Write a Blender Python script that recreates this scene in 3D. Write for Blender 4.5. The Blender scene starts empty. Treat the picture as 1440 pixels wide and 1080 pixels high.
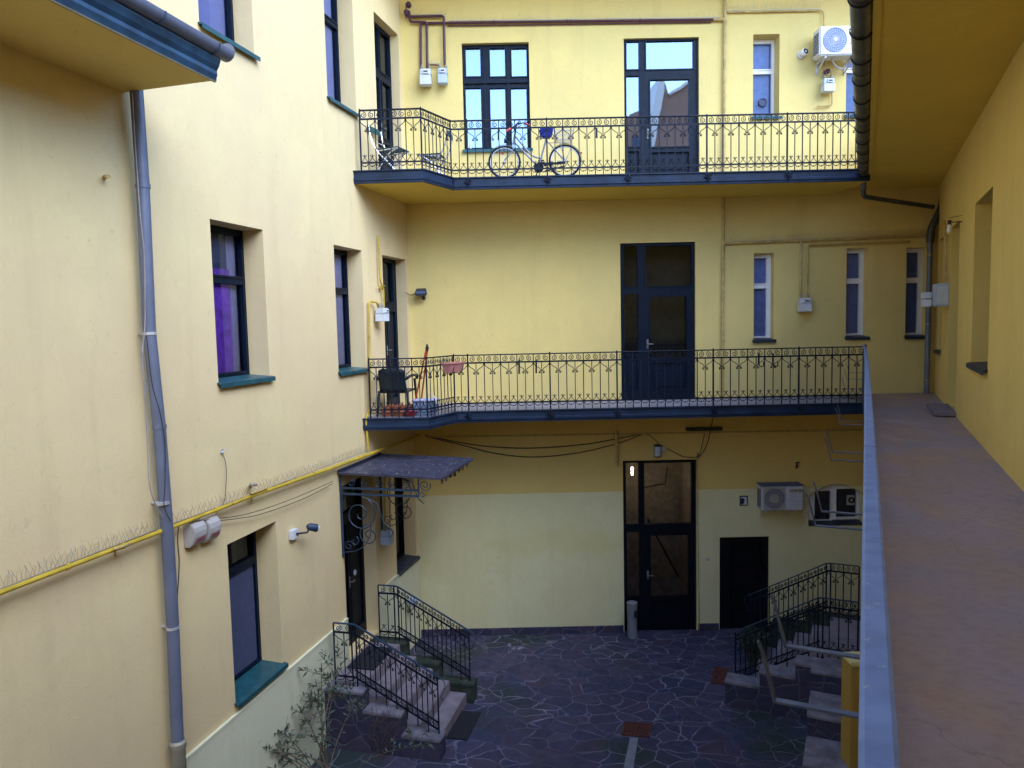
import bpy, bmesh, math, random
from mathutils import Vector, Matrix
random.seed(7)
SC = bpy.context.scene
COL = SC.collection
R = math.radians
# ------------------------------------------------------------------ camera
FPX = 1050.0; PITCH = math.atan(.081); ROLL = .0217; EYE = 1.5
cp, sp, cr, sr = math.cos(PITCH), math.sin(PITCH), math.cos(ROLL), math.sin(ROLL)
def ray(px, py):
    x = (px-720)/FPX; y = -(py-540)/FPX
    a = x*cr+y*sr; b = -x*sr+y*cr
    return (a, cp+b*sp, -sp+b*cp)
def onZ(px, py, z):
    d = ray(px, py); t = (z-EYE)/d[2]
    return (d[0]*t, d[1]*t, z)
def onY(px, py, y):
    d = ray(px, py); t = y/d[1]
    return (d[0]*t, y, EYE+d[2]*t)
# ------------------------------------------------------------------ facade frames
class Frame:
    """local frame of a facade: s runs along the wall, d outwards, z up"""
    def __init__(f, o, u):
        f.o = o; l = math.hypot(*u); f.u = (u[0]/l, u[1]/l); f.n = (f.u[1], -f.u[0])
    def p(f, s, d, z):
        return (f.o[0]+f.u[0]*s+f.n[0]*d, f.o[1]+f.u[1]*s+f.n[1]*d, z)
    def px(f, x, y, d=0.0):
        r = ray(x, y); n = f.n
        t = (f.o[0]*n[0]+f.o[1]*n[1]+d)/(r[0]*n[0]+r[1]*n[1])
        X, Y = r[0]*t-f.o[0], r[1]*t-f.o[1]
        return (X*f.u[0]+Y*f.u[1], EYE+r[2]*t)
    def P(f, x, y, d=0.0):
        s, z = f.px(x, y, d); return f.p(s, d, z)
    def rect(f, x0, y0, x1, y1, d=0.0):
        a, b, c, e = f.px(x0, y0, d), f.px(x1, y0, d), f.px(x0, y1, d), f.px(x1, y1, d)
        return ((a[0]+c[0])/2, (b[0]+e[0])/2, (c[1]+e[1])/2, (a[1]+b[1])/2)
W = Frame((0, 0), (1, 0)); W.n = (0, 1)          # plain world axes
FB = Frame((0, 14.3), (1, 0))
FL = Frame((-1.92, 14.3), (.243, 1))
FR = Frame((8.12, 14.3), (-.473, -1))
GZ = -4.62
# ------------------------------------------------------------------ mesh builder
def cross(a, b): return Vector(a).cross(Vector(b))
class MB:
    def __init__(m): m.v = []; m.f = []; m.mi = []; m.cur = 0
    def add(m, vs, fs):
        b = len(m.v); m.v += [tuple(v) for v in vs]
        for f in fs: m.f.append([b+i for i in f]); m.mi.append(m.cur)
        return m
    def quad(m, a, b, c, d): return m.add([a, b, c, d], [(0, 1, 2, 3)])
    def hexa(m, p):
        return m.add(p, [(0, 3, 2, 1), (4, 5, 6, 7), (0, 1, 5, 4), (1, 2, 6, 5), (2, 3, 7, 6), (3, 0, 4, 7)])
    def box(m, fr, s0, s1, d0, d1, z0, z1):
        q = fr.p
        return m.hexa([q(s0, d0, z0), q(s1, d0, z0), q(s1, d1, z0), q(s0, d1, z0), q(s0, d0, z1), q(s1, d0, z1), q(s1, d1, z1), q(s0, d1, z1)])
    def bar(m, a, b, w, h, up=(0, 0, 1)):
        a, b = Vector(a), Vector(b); t = (b-a).normalized(); sd = t.cross(Vector(up))
        if sd.length < 1e-4: sd = t.cross(Vector((1, 0, 0)))
        sd.normalize(); u = sd.cross(t)
        sd *= w/2; u *= h/2
        return m.hexa([a-sd-u, a+sd-u, b+sd-u, b-sd-u, a-sd+u, a+sd+u, b+sd+u, b-sd+u])
    def tube(m, pts, r, n=6, cap=True):
        P = [Vector(p) for p in pts]; k = len(P)
        rr = r if isinstance(r, (list, tuple)) else [r]*k
        T = []
        for i in range(k):
            a = P[max(i-1, 0)]; b = P[min(i+1, k-1)]; t = b-a
            T.append(t.normalized() if t.length > 1e-9 else Vector((0, 0, 1)))
        ref = Vector((0, 0, 1)) if abs(T[0].z) < .9 else Vector((1, 0, 0))
        u = T[0].cross(ref).normalized(); vs = []
        for i in range(k):
            u = u-T[i]*u.dot(T[i])
            if u.length < 1e-6: u = T[i].orthogonal()
            u.normalize(); w = T[i].cross(u)
            for j in range(n):
                a = 2*math.pi*j/n
                vs.append(P[i]+(u*math.cos(a)+w*math.sin(a))*rr[i])
        fs = [(i*n+j, i*n+(j+1) % n, (i+1)*n+(j+1) % n, (i+1)*n+j) for i in range(k-1) for j in range(n)]
        if cap: fs += [tuple(reversed(range(n))), tuple((k-1)*n+j for j in range(n))]
        return m.add(vs, fs)
    def lathe(m, c, prof, n=16, axis=(0, 0, 1), cap=True):
        ax = Vector(axis).normalized(); u = ax.orthogonal().normalized(); w = ax.cross(u); c = Vector(c); vs = []
        for (r, z) in prof:
            for j in range(n):
                a = 2*math.pi*j/n; vs.append(c+ax*z+(u*math.cos(a)+w*math.sin(a))*r)
        k = len(prof)
        fs = [(i*n+j, i*n+(j+1) % n, (i+1)*n+(j+1) % n, (i+1)*n+j) for i in range(k-1) for j in range(n)]
        if cap: fs += [tuple(reversed(range(n))), tuple((k-1)*n+j for j in range(n))]
        return m.add(vs, fs)
    def ball(m, c, r, n=6, k=4):
        return m.lathe(c, [(max(r*math.sin(math.pi*i/k), 1e-4), -r*math.cos(math.pi*i/k)) for i in range(k+1)], n)
    def prism(m, pts, vec):
        n = len(pts); v = Vector(vec); q = [Vector(p) for p in pts]+[Vector(p)+v for p in pts]
        return m.add(q, [tuple(reversed(range(n))), tuple(range(n, 2*n))]+[(i, (i+1) % n, n+(i+1) % n, n+i) for i in range(n)])
    def sweep(m, path, prof, closed=True):
        """path: list of xyz with horizontal mitres; prof: list of (outward offset to the right of travel, dz)"""
        P = [Vector(p) for p in path]; k = len(P); n = len(prof); vs = []
        for i in range(k):
            a = (P[i]-P[i-1]) if i > 0 else (P[1]-P[0]); b = (P[i+1]-P[i]) if i < k-1 else (P[-1]-P[-2])
            a = Vector((a.x, a.y, 0)).normalized(); b = Vector((b.x, b.y, 0)).normalized()
            na = Vector((a.y, -a.x, 0)); nb = Vector((b.y, -b.x, 0)); nn = (na+nb).normalized(); nn /= max(nn.dot(na), .3)
            for (o, z) in prof: vs.append(P[i]+nn*o+Vector((0, 0, z)))
        fs = [(i*n+j, i*n+(j+1) % n, (i+1)*n+(j+1) % n, (i+1)*n+j) for i in range(k-1) for j in range(n if closed else n-1)]
        if closed: fs += [tuple(reversed(range(n))), tuple((k-1)*n+j for j in range(n))]
        return m.add(vs, fs)
    def sheet(m, fr, s0, s1, z0, z1, holes, d, dback=None, rim=True):
        """wall sheet with rectangular holes (a0,a1,b0,b1,depth); reveals go to d-depth (or dback)"""
        S = sorted(set([s0, s1]+[h[0] for h in holes]+[h[1] for h in holes])); Z = sorted(set([z0, z1]+[h[2] for h in holes]+[h[3] for h in holes]))
        def solid(s, z): return not any(h[0] < s < h[1] and h[2] < z < h[3] for h in holes)
        for i in range(len(S)-1):
            for j in range(len(Z)-1):
                if solid((S[i]+S[i+1])/2, (Z[j]+Z[j+1])/2):
                    for dd, fl in ((d, 0),)+(((dback, 1),) if dback is not None else ()):
                        q = [fr.p(S[i], dd, Z[j]), fr.p(S[i+1], dd, Z[j]), fr.p(S[i+1], dd, Z[j+1]), fr.p(S[i], dd, Z[j+1])]
                        if fl: q.reverse()
                        m.quad(*q)
        for h in holes:
            e = dback if dback is not None else d-h[4]; a0, a1, b0, b1 = h[:4]; q = fr.p
            m.quad(q(a0, d, b0), q(a0, d, b1), q(a0, e, b1), q(a0, e, b0)); m.quad(q(a1, e, b0), q(a1, e, b1), q(a1, d, b1), q(a1, d, b0))
            m.quad(q(a0, e, b0), q(a1, e, b0), q(a1, d, b0), q(a0, d, b0)); m.quad(q(a0, d, b1), q(a1, d, b1), q(a1, e, b1), q(a0, e, b1))
        if dback is not None and rim:
            q = fr.p; e = dback
            m.quad(q(s0, d, z0), q(s0, d, z1), q(s0, e, z1), q(s0, e, z0)); m.quad(q(s1, e, z0), q(s1, e, z1), q(s1, d, z1), q(s1, d, z0))
            m.quad(q(s0, e, z0), q(s1, e, z0), q(s1, d, z0), q(s0, d, z0)); m.quad(q(s0, d, z1), q(s1, d, z1), q(s1, e, z1), q(s0, e, z1))
        return m
    def build(m, name, mats, parent=None, smooth=False, bevel=0, kind=None, label=None):
        if not isinstance(mats, (list, tuple)): mats = [mats]
        if parent is not None: o = WL[parent.name]
        else:
            xs = [v[0] for v in m.v]; ys = [v[1] for v in m.v]; o = Vector(((min(xs)+max(xs))/2, (min(ys)+max(ys))/2, min(v[2] for v in m.v)))
        me = bpy.data.meshes.new(name)
        me.from_pydata([Vector(v)-o for v in m.v], [], m.f)
        for mt in mats: me.materials.append(mt)
        for p, i in zip(me.polygons, m.mi): p.material_index = i; p.use_smooth = smooth
        if bevel:
            bm = bmesh.new(); bm.from_mesh(me); bmesh.ops.remove_doubles(bm, verts=bm.verts, dist=1e-5)
            bmesh.ops.bevel(bm, geom=[e for e in bm.edges if len(e.link_faces) == 2 and e.calc_face_angle(0) > .5], offset=bevel, segments=2, affect='EDGES', clamp_overlap=True)
            bm.to_mesh(me); bm.free()
        me.update()
        ob = bpy.data.objects.new(name, me); COL.objects.link(ob)
        if smooth:
            try: me.set_sharp_from_angle(angle=R(40))
            except Exception: pass
        if parent is not None: ob.parent = parent; WL[ob.name] = o
        else: ob.location = o; WL[ob.name] = o
        if kind: ob['kind'] = kind
        if label: ob['label'] = label
        return ob
WL = {}
def thing(name, label, cat, loc, group=None):
    o = bpy.data.objects.new(name, None); COL.objects.link(o); o.location = loc; o.empty_display_size = .2
    WL[o.name] = Vector(loc); o['label'] = label; o['category'] = cat
    if group: o['group'] = group
    return o
def tag(o, label, cat, group=None):
    o['label'] = label; o['category'] = cat
    if group: o['group'] = group
    return o
def crom(pts, k=6):
    """smooth curve through points"""
    P = [Vector(p) for p in pts]; out = []
    for i in range(len(P)-1):
        a = P[max(i-1, 0)]; b = P[i]; c = P[i+1]; d = P[min(i+2, len(P)-1)]
        for j in range(k):
            t = j/k
            out.append(.5*((2*b)+(c-a)*t+(2*a-5*b+4*c-d)*t*t+(3*b-a-3*c+d)*t**3))
    out.append(P[-1]); return out
def elbow(pts, r=.05, k=4):
    """polyline with rounded corners"""
    P = [Vector(p) for p in pts]; out = [P[0]]
    for i in range(1, len(P)-1):
        a = (P[i-1]-P[i]); c = (P[i+1]-P[i]); q = min(r, a.length*.45, c.length*.45)
        A = P[i]+a.normalized()*q; B = P[i]+c.normalized()*q
        for j in range(k+1):
            t = j/k; out.append(A*(1-t)**2+P[i]*2*t*(1-t)+B*t*t)
    out.append(P[-1]); return out
# ------------------------------------------------------------------ materials
class N:
    def __init__(s, name):
        s.m = bpy.data.materials.new(name); s.m.use_nodes = True; s.t = s.m.node_tree; s.n = s.t.nodes; s.l = s.t.links
        s.b = s.n['Principled BSDF']; s.pos = s.n.new('ShaderNodeNewGeometry').outputs['Position']
    def new(s, ty, **k):
        x = s.n.new(ty)
        for a, b in k.items(): setattr(x, a, b)
        return x
    def mapped(s, sc=(1, 1, 1), rot=(0, 0, 0)):
        x = s.new('ShaderNodeMapping'); x.inputs['Scale'].default_value = sc; x.inputs['Rotation'].default_value = rot
        s.l.new(s.pos, x.inputs['Vector']); return x.outputs[0]
    def noise(s, scale, detail=3, vec=None, rough=.5, dist=0):
        x = s.new('ShaderNodeTexNoise'); x.inputs['Scale'].default_value = scale; x.inputs['Detail'].default_value = detail
        x.inputs['Roughness'].default_value = rough; x.inputs['Distortion'].default_value = dist
        s.l.new(vec or s.pos, x.inputs['Vector']); return x.outputs[0]
    def ramp(s, fac, stops, interp='LINEAR'):
        x = s.new('ShaderNodeValToRGB'); x.color_ramp.interpolation = interp; e = x.color_ramp.elements
        while len(e) < len(stops): e.new(.5)
        for i, (p, c) in enumerate(stops):
            e[i].position = p; e[i].color = (c, c, c, 1) if isinstance(c, (int, float)) else (*c, 1)
        s.l.new(fac, x.inputs[0]); return x.outputs[0]
    def mix(s, fac, a, b, mode='MIX'):
        x = s.new('ShaderNodeMix', data_type='RGBA', blend_type=mode)
        for i, v in ((0, fac), (6, a), (7, b)):
            if isinstance(v, bpy.types.NodeSocket): s.l.new(v, x.inputs[i])
            elif i == 0: x.inputs[0].default_value = v
            else: x.inputs[i].default_value = (*v, 1) if len(v) == 3 else v
        return x.outputs[2]
    def math(s, op, a, b=0, c=0):
        x = s.new('ShaderNodeMath', operation=op)
        for i, v in enumerate((a, b, c)):
            if isinstance(v, bpy.types.NodeSocket): s.l.new(v, x.inputs[i])
            else: x.inputs[i].default_value = v
        return x.outputs[0]
    def xyz(s, vec=None):
        x = s.new('ShaderNodeSeparateXYZ'); s.l.new(vec or s.pos, x.inputs[0]); return x.outputs
    def bump(s, h, st=.3, dist=.02, prev=None):
        x = s.new('ShaderNodeBump'); x.inputs['Strength'].default_value = st; x.inputs['Distance'].default_value = dist
        s.l.new(h, x.inputs['Height'])
        if prev is not None: s.l.new(prev, x.inputs['Normal'])
        return x.outputs[0]
    def out(s, col=None, rough=None, normal=None, metal=None, spec=None):
        for nm, v in (('Base Color', col), ('Roughness', rough), ('Normal', normal), ('Metallic', metal), ('Specular IOR Level', spec)):
            if v is None: continue
            i = s.b.inputs[nm]
            if isinstance(v, bpy.types.NodeSocket): s.l.new(v, i)
            elif nm == 'Base Color': i.default_value = (*v, 1)
            else: i.default_value = v
        return s.m
def paint(name, c, rough=.5, metal=0, var=.25, sc=9, rust=None, bump=.15, spec=.5):
    n = N(name); f = n.noise(sc, 4); k = n.ramp(f, [(.3, 0), (.7, 1)])
    lo = tuple(x*(1-var) for x in c); hi = tuple(min(x*(1+var), 1) for x in c)
    col = n.mix(k, lo, hi)
    if rust: col = n.mix(n.ramp(n.noise(sc*2.3, 5, rough=.7), [(.62, 0), (.72, 1)]), col, rust)
    rr = n.ramp(n.noise(sc*1.7, 3), [(.3, max(rough-.08, .02)), (.7, min(rough+.1, 1))])
    return n.out(col, rr, n.bump(n.noise(sc*6, 3), bump, .004), metal, spec)
def stucco(name, c, c2, pale=None, palez=None, dirt=(.36, .27, .15), dk=.16, blotch=None, shade_band=None):
    n = N(name)
    big = n.ramp(n.noise(.55, 5, rough=.6), [(.32, 0), (.68, 1)]); col = n.mix(big, tuple(x*1.03 for x in c), tuple(x*.93 for x in c2))
    med = n.ramp(n.noise(2.7, 6, rough=.65), [(.35, 0), (.75, 1)]); col = n.mix(n.math('MULTIPLY', med, .22), col, tuple(x*.84 for x in c2))
    X = n.xyz()
    if pale is not None:
        w = n.math('MULTIPLY_ADD', n.noise(3, 2), .012, palez-.006)
        f = n.math('LESS_THAN', X[2], w)
        pc = n.mix(med, pale, tuple(x*.93 for x in pale))
        if blotch:
            (bx, bz, rx, rz) = blotch
            ex = n.math('POWER', n.math('MULTIPLY', n.math('SUBTRACT', X[0], bx), 1/rx), 2); ez = n.math('POWER', n.math('MULTIPLY', n.math('SUBTRACT', X[2], bz), 1/rz), 2)
            e = n.math('ADD', n.math('ADD', ex, ez), n.math('MULTIPLY_ADD', n.noise(2.2, 4), 3.0, -1.5))
            pc = n.mix(n.math('MULTIPLY', n.ramp(e, [(.25, 1), (.85, 0)]), .45), pc, (.66, .57, .24))
        if shade_band: col = n.mix(n.math('LESS_THAN', X[2], -.19), col, n.mix(med, shade_band, tuple(x*.92 for x in shade_band)))  # shade under the lower balcony put into the wall colour as deeper ochre
        col = n.mix(f, col, pc)
    st = n.noise(1.0, 5, n.mapped((3.2, 3.2, .35)), .6)           # rain streaks run down the wall
    col = n.mix(n.math('MULTIPLY', n.ramp(st, [(.55, 0), (.8, 1)]), dk), col, dirt)
    sp = n.noise(9, 6, rough=.75, dist=1.2); col = n.mix(n.math('MULTIPLY', n.ramp(sp, [(.62, 0), (.74, 1)]), .42), col, dirt)
    sc_ = n.noise(3.4, 6, n.mapped((1.6, 1.6, .9), (.3, .5, .2)), .78, 2.2); col = n.mix(n.math('MULTIPLY', n.ramp(sc_, [(.58, 0), (.70, 1)]), .16), col, dirt)
    # trowel patches, thin cracks and small chips
    vo = n.new('ShaderNodeTexVoronoi', feature='F1'); vo.inputs['Scale'].default_value = 1.3; dv = n.new('ShaderNodeTexNoise'); dv.inputs['Scale'].default_value = 1.2; dv.inputs['Detail'].default_value = 5; n.l.new(n.pos, dv.inputs['Vector'])
    va = n.new('ShaderNodeVectorMath', operation='MULTIPLY_ADD'); va.inputs[1].default_value = (1.4, 1.4, 1.4); n.l.new(dv.outputs['Color'], va.inputs[0]); n.l.new(n.pos, va.inputs[2]); n.l.new(va.outputs[0], vo.inputs['Vector'])
    pv = n.xyz(vo.outputs['Color'])[0]; col = n.mix(n.math('MULTIPLY', n.ramp(pv, [(.55, 0), (.6, 1)]), .10), col, tuple(x*.8 for x in c))
    ve = n.new('ShaderNodeTexVoronoi', feature='DISTANCE_TO_EDGE'); ve.inputs['Scale'].default_value = .8; n.l.new(va.outputs[0], ve.inputs['Vector'])
    ck = n.math('MULTIPLY', n.ramp(ve.outputs['Distance'], [(0, 1), (.004, 0)]), n.ramp(n.noise(.7, 3), [(.60, 0), (.68, .22)])); col = n.mix(ck, col, tuple(x*.45 for x in dirt))
    cf = n.noise(16, 5, rough=.8, dist=.6); chip = n.ramp(cf, [(.70, 0), (.73, 1)]); col = n.mix(n.math('MULTIPLY', chip, .4), col, tuple(x*.6 for x in dirt))
    h = n.noise(38, 5, rough=.7); h2 = n.noise(4.5, 4)
    b = n.bump(h, .5, .008); b = n.bump(h2, .22, .02, b); b = n.bump(chip, -.4, .01, b)
    return n.out(col, .92, b, spec=.2)
YB = (.79, .61, .225); YB2 = (.77, .60, .24)
M = {}
M['back'] = stucco('back_wall_paint', YB, YB2, (.73, .67, .39), -1.8, blotch=(.65, -2.75, 1.9, .35), shade_band=(.72, .52, .17))
M['left'] = stucco('left_wall_paint', (.76, .61, .325), (.78, .60, .35))
M['leftdado'] = stucco('left_dado_paint', (.72, .70, .50), (.70, .69, .49), dk=.35)
M['right'] = stucco('right_wall_paint', (.82, .60, .19), (.82, .61, .20))
M['soffit'] = stucco('soffit_paint', (.78, .56, .10), (.77, .55, .11), dk=.15)
M['rear'] = stucco('rear_wall_paint', (.78, .66, .32), (.75, .64, .33))
M['neigh'] = stucco('neighbour_plaster', (.36, .22, .19), (.42, .27, .22))
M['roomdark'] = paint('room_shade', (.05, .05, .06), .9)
M['roomwarm'] = paint('hall_wall', (.34, .27, .19), .9)
M['frame'] = paint('window_frame_paint', (.001, .007, .021), .5, var=.3, bump=.1, spec=.22)
M['framedk'] = paint('dark_door_paint', (.001, .003, .009), .5, var=.3, bump=.1, spec=.22)
M['cellar'] = paint('old_door_paint', (.004, .004, .009), .5, var=.5, spec=.25)
M['white'] = paint('white_frame_paint', (.84, .82, .85), .45, var=.05)
M['sill'] = paint('sill_metal', (.012, .075, .095), .4, var=.25)
M['sillb'] = paint('dark_sill_metal', (.02, .03, .05), .5, var=.3)
M['iron'] = paint('railing_paint', (.003, .007, .019), .5, var=.4, spec=.25, rust=(.06, .03, .02))
M['ironb'] = paint('blue_iron_paint', (.015, .038, .075), .45, var=.3)
M['fascia'] = paint('fascia_metal', (.010, .022, .052), .55, var=.35, spec=.3, sc=4, rust=(.03, .03, .035))
M['fasciab'] = paint('blue_fascia_metal', (.014, .05, .10), .5, var=.5, sc=5, rust=(.06, .05, .05))
M['zinc'] = paint('downpipe_metal', (.16, .18, .26), .45, .3, var=.14, sc=3)
M['zincdk'] = paint('dark_gutter_metal', (.075, .08, .095), .38, .4, var=.25, sc=3)
M['zincold'] = paint('old_pipe_metal', (.30, .27, .20), .6, .2, var=.2, sc=5)
M['handrail'] = paint('handrail_paint', (.17, .24, .44), .55, .1, var=.16, sc=14, rust=(.42, .44, .48))
M['clamp'] = paint('bright_clamp', (.6, .6, .62), .4, .5)
M['gasy'] = paint('yellow_pipe_paint', (.52, .36, .035), .5, var=.2, sc=5, rust=(.30, .17, .05))
M['gasm'] = paint('maroon_pipe_paint', (.075, .022, .045), .5, var=.3)
M['gasw'] = paint('wall_coloured_pipe', (.50, .36, .14), .6, var=.25, rust=(.22, .10, .05))
M['meter'] = paint('meter_plastic', (.60, .62, .66), .5, var=.08)
M['meterb'] = paint('meter_blue_plastic', (.42, .50, .66), .5, var=.08)
M['plast'] = paint('beige_plastic', (.42, .39, .37), .5, var=.1)
M['plastdk'] = paint('grey_plastic', (.15, .15, .16), .5)
M['red'] = paint('faded_red_plastic', (.34, .13, .15), .5, var=.4, sc=40)
M['black'] = paint('black_plastic', (.012, .012, .018), .5)
M['cable'] = paint('cable_rubber', (.035, .025, .025), .6)
M['cableg'] = paint('grey_cable', (.30, .27, .28), .6)
M['steel'] = paint('spike_steel', (.45, .42, .40), .35, .8, var=.1)
M['chrome'] = paint('chair_tube', (.75, .76, .80), .25, .7, var=.05)
M['chairg'] = paint('green_slat_paint', (.012, .06, .06), .5)
M['chairp'] = paint('plastic_chair', (.008, .022, .035), .45)
M['terra'] = paint('terracotta', (.40, .13, .06), .8, var=.2)
M['pink'] = paint('planter_plastic', (.50, .20, .18), .6, var=.1)
M['redp'] = paint('red_bowl_plastic', (.45, .03, .04), .4)
M['redh'] = paint('broom_handle', (.45, .06, .02), .5)
M['bluep'] = paint('blue_bin_plastic', (.20, .27, .42), .45, var=.1)
M['seatb'] = paint('blue_saddle_cover', (.015, .035, .42), .5)
M['armmetal'] = paint('flower_arm_metal', (.085, .095, .135), .5, .2, var=.35, rust=(.16, .13, .13))
M['bikef'] = paint('bicycle_frame_paint', (.27, .28, .36), .3, .1, var=.08)
M['tyre'] = paint('tyre_rubber', (.015, .015, .02), .8)
M['mat'] = paint('doormat_fibre', (.012, .012, .018), .95, var=.5, sc=60, bump=.6)
M['acw'] = paint('ac_casing', (.68, .69, .72), .45, var=.05)
M['acb'] = paint('ac_casing_old', (.52, .53, .60), .5, var=.07)
M['lamp'] = paint('lamp_diffuser', (.40, .44, .56), .4, var=.1)
M['board'] = paint('weathered_plank', (.05, .055, .06), .7, var=.4)
M['grate'] = paint('rusted_grate', (.10, .030, .022), .85, var=.5, sc=30, bump=.5)
M['chan'] = paint('channel_steel', (.22, .23, .27), .6, .2, var=.15)
M['lavender'] = paint('lavender_blind', (.38, .40, .66), .9, var=.06)
M['screen'] = paint('insect_screen', (.045, .055, .12), .9, var=.08)
M['curtp'] = paint('purple_curtain', (.42, .15, .80), .9, var=.25)
M['curtw'] = paint('pale_curtain', (.50, .50, .72), .9, var=.08)
M['blind'] = paint('grey_blind', (.09, .11, .20), .8, var=.1)
M['inner'] = paint('inner_sash', (.24, .31, .60), .7, var=.15)
M['pier'] = stucco('pier_shaded', (.40, .26, .06), (.37, .24, .06))  # same ochre pier, with the shade on its faces put into the colour
M['pier_lit'] = stucco('pier_lit_top', (.70, .60, .26), (.66, .58, .28))  # light falling on the pier's top put into a paler colour
M['white2'] = paint('bulb_glass', (.75, .72, .76), .2)
M['plate'] = paint('name_plate', (.50, .40, .34), .5, var=.1)
M['orange'] = paint('label_orange', (.45, .22, .06), .5)
def glass(name, fac, tint, rough=.015):
    n = N(name); g = n.new('ShaderNodeBsdfGlossy'); g.inputs['Roughness'].default_value = rough; g.inputs['Color'].default_value = (.78, .88, 1, 1)
    n.l.new(n.bump(n.noise(1.4, 2), .06, .02), g.inputs['Normal'])
    t = n.new('ShaderNodeBsdfTransparent'); t.inputs['Color'].default_value = (*tint, 1)
    mx = n.new('ShaderNodeMixShader'); fr = n.new('ShaderNodeFresnel'); fr.inputs[0].default_value = 1.5
    f = n.math('ADD', fr.outputs[0], fac); n.l.new(f, mx.inputs[0]); n.l.new(t.outputs[0], mx.inputs[1]); n.l.new(g.outputs[0], mx.inputs[2])
    n.l.new(mx.outputs[0], n.n['Material Output'].inputs['Surface']); return n.m
M['glass'] = glass('window_glass', .0, (.8, .8, .85))
M['glasshi'] = glass('reflecting_glass', .34, (.5, .5, .55))
M['glassdk'] = glass('smoky_glass', .015, (.6, .6, .62))
def flag(name, scale, mort=(.26, .25, .34), moss=True, cen=None, dark=1.22, w=.035):
    n = N(name)
    d = n.new('ShaderNodeTexNoise'); d.inputs['Scale'].default_value = 1.7; d.inputs['Detail'].default_value = 3; n.l.new(n.pos, d.inputs['Vector'])
    v = n.new('ShaderNodeVectorMath', operation='SCALE'); v.inputs['Scale'].default_value = .38; n.l.new(d.outputs['Color'], v.inputs[0])
    a = n.new('ShaderNodeVectorMath', operation='ADD'); n.l.new(n.pos, a.inputs[0]); n.l.new(v.outputs[0], a.inputs[1])
    mp = n.new('ShaderNodeMapping'); mp.inputs['Scale'].default_value = (1, 1.25, 1); mp.inputs['Rotation'].default_value = (0, 0, .4); n.l.new(a.outputs[0], mp.inputs[0])
    e = n.new('ShaderNodeTexVoronoi', feature='DISTANCE_TO_EDGE'); e.inputs['Scale'].default_value = scale; n.l.new(mp.outputs[0], e.inputs['Vector'])
    c = n.new('ShaderNodeTexVoronoi', feature='F1'); c.inputs['Scale'].default_value = scale; n.l.new(mp.outputs[0], c.inputs['Vector'])
    cx = n.xyz(c.outputs['Color'])
    k = dark
    col = n.ramp(cx[0], [(0, (.038*k, .033*k, .072*k)), (.3, (.054*k, .043*k, .086*k)), (.55, (.034*k, .038*k, .082*k)), (.8, (.066*k, .054*k, .096*k)), (1, (.056*k, .040*k, .070*k))])
    f = n.noise(7, 6, rough=.7); col = n.mix(n.ramp(f, [(.35, 0), (.75, .6)]), col, tuple(x*.5*k for x in (.06, .058, .08)))
    if moss:
        ms = n.ramp(n.noise(.75, 4), [(.5, 0), (.66, .8)]); col = n.mix(ms, col, (.022, .040, .026))
    wv = n.math('MULTIPLY_ADD', n.noise(2.6, 5), w*1.5, -w*.42)      # joint width wanders, and vanishes under dirt in places
    lim = n.math('SUBTRACT', e.outputs['Distance'], wv)
    j = n.ramp(lim, [(0, 1), (.018, 0)])
    jd = n.ramp(n.noise(.9, 5, rough=.65), [(.38, .05), (.62, .9)])
    jm = n.math('MULTIPLY', j, jd)
    mc = n.mix(n.ramp(n.noise(5, 4), [(.4, 0), (.7, 1)]), mort, tuple(x*.6 for x in mort))
    col = n.mix(jm, col, mc)
    b = n.bump(n.ramp(e.outputs['Distance'], [(0, 0), (.06, 1)]), .5, .012); b = n.bump(f, .35, .01, b)
    return n.out(col, n.ramp(f, [(.3, .5), (.7, .85)]), b, spec=.3)
M['flag'] = flag('flagstone_paving', 2.7)
M['clad'] = flag('stone_cladding', 3.1, (.20, .19, .22), moss=False, dark=1.1)
M['capst'] = paint('pale_concrete', (.17, .155, .19), .9, var=.4, sc=5, rust=(.03, .035, .03), bump=.6)
M['tread'] = paint('tread_concrete', (.22, .18, .21), .85, var=.2, sc=5, rust=(.14, .13, .12), bump=.4)
def mossy():
    n = N('mossy_concrete'); f = n.noise(5, 6, rough=.7); col = n.ramp(f, [(.35, (.012, .026, .014)), (.55, (.035, .045, .035)), (.75, (.10, .09, .10))])
    return n.out(col, .95, n.bump(f, .6, .03))
M['moss'] = mossy()
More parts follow.
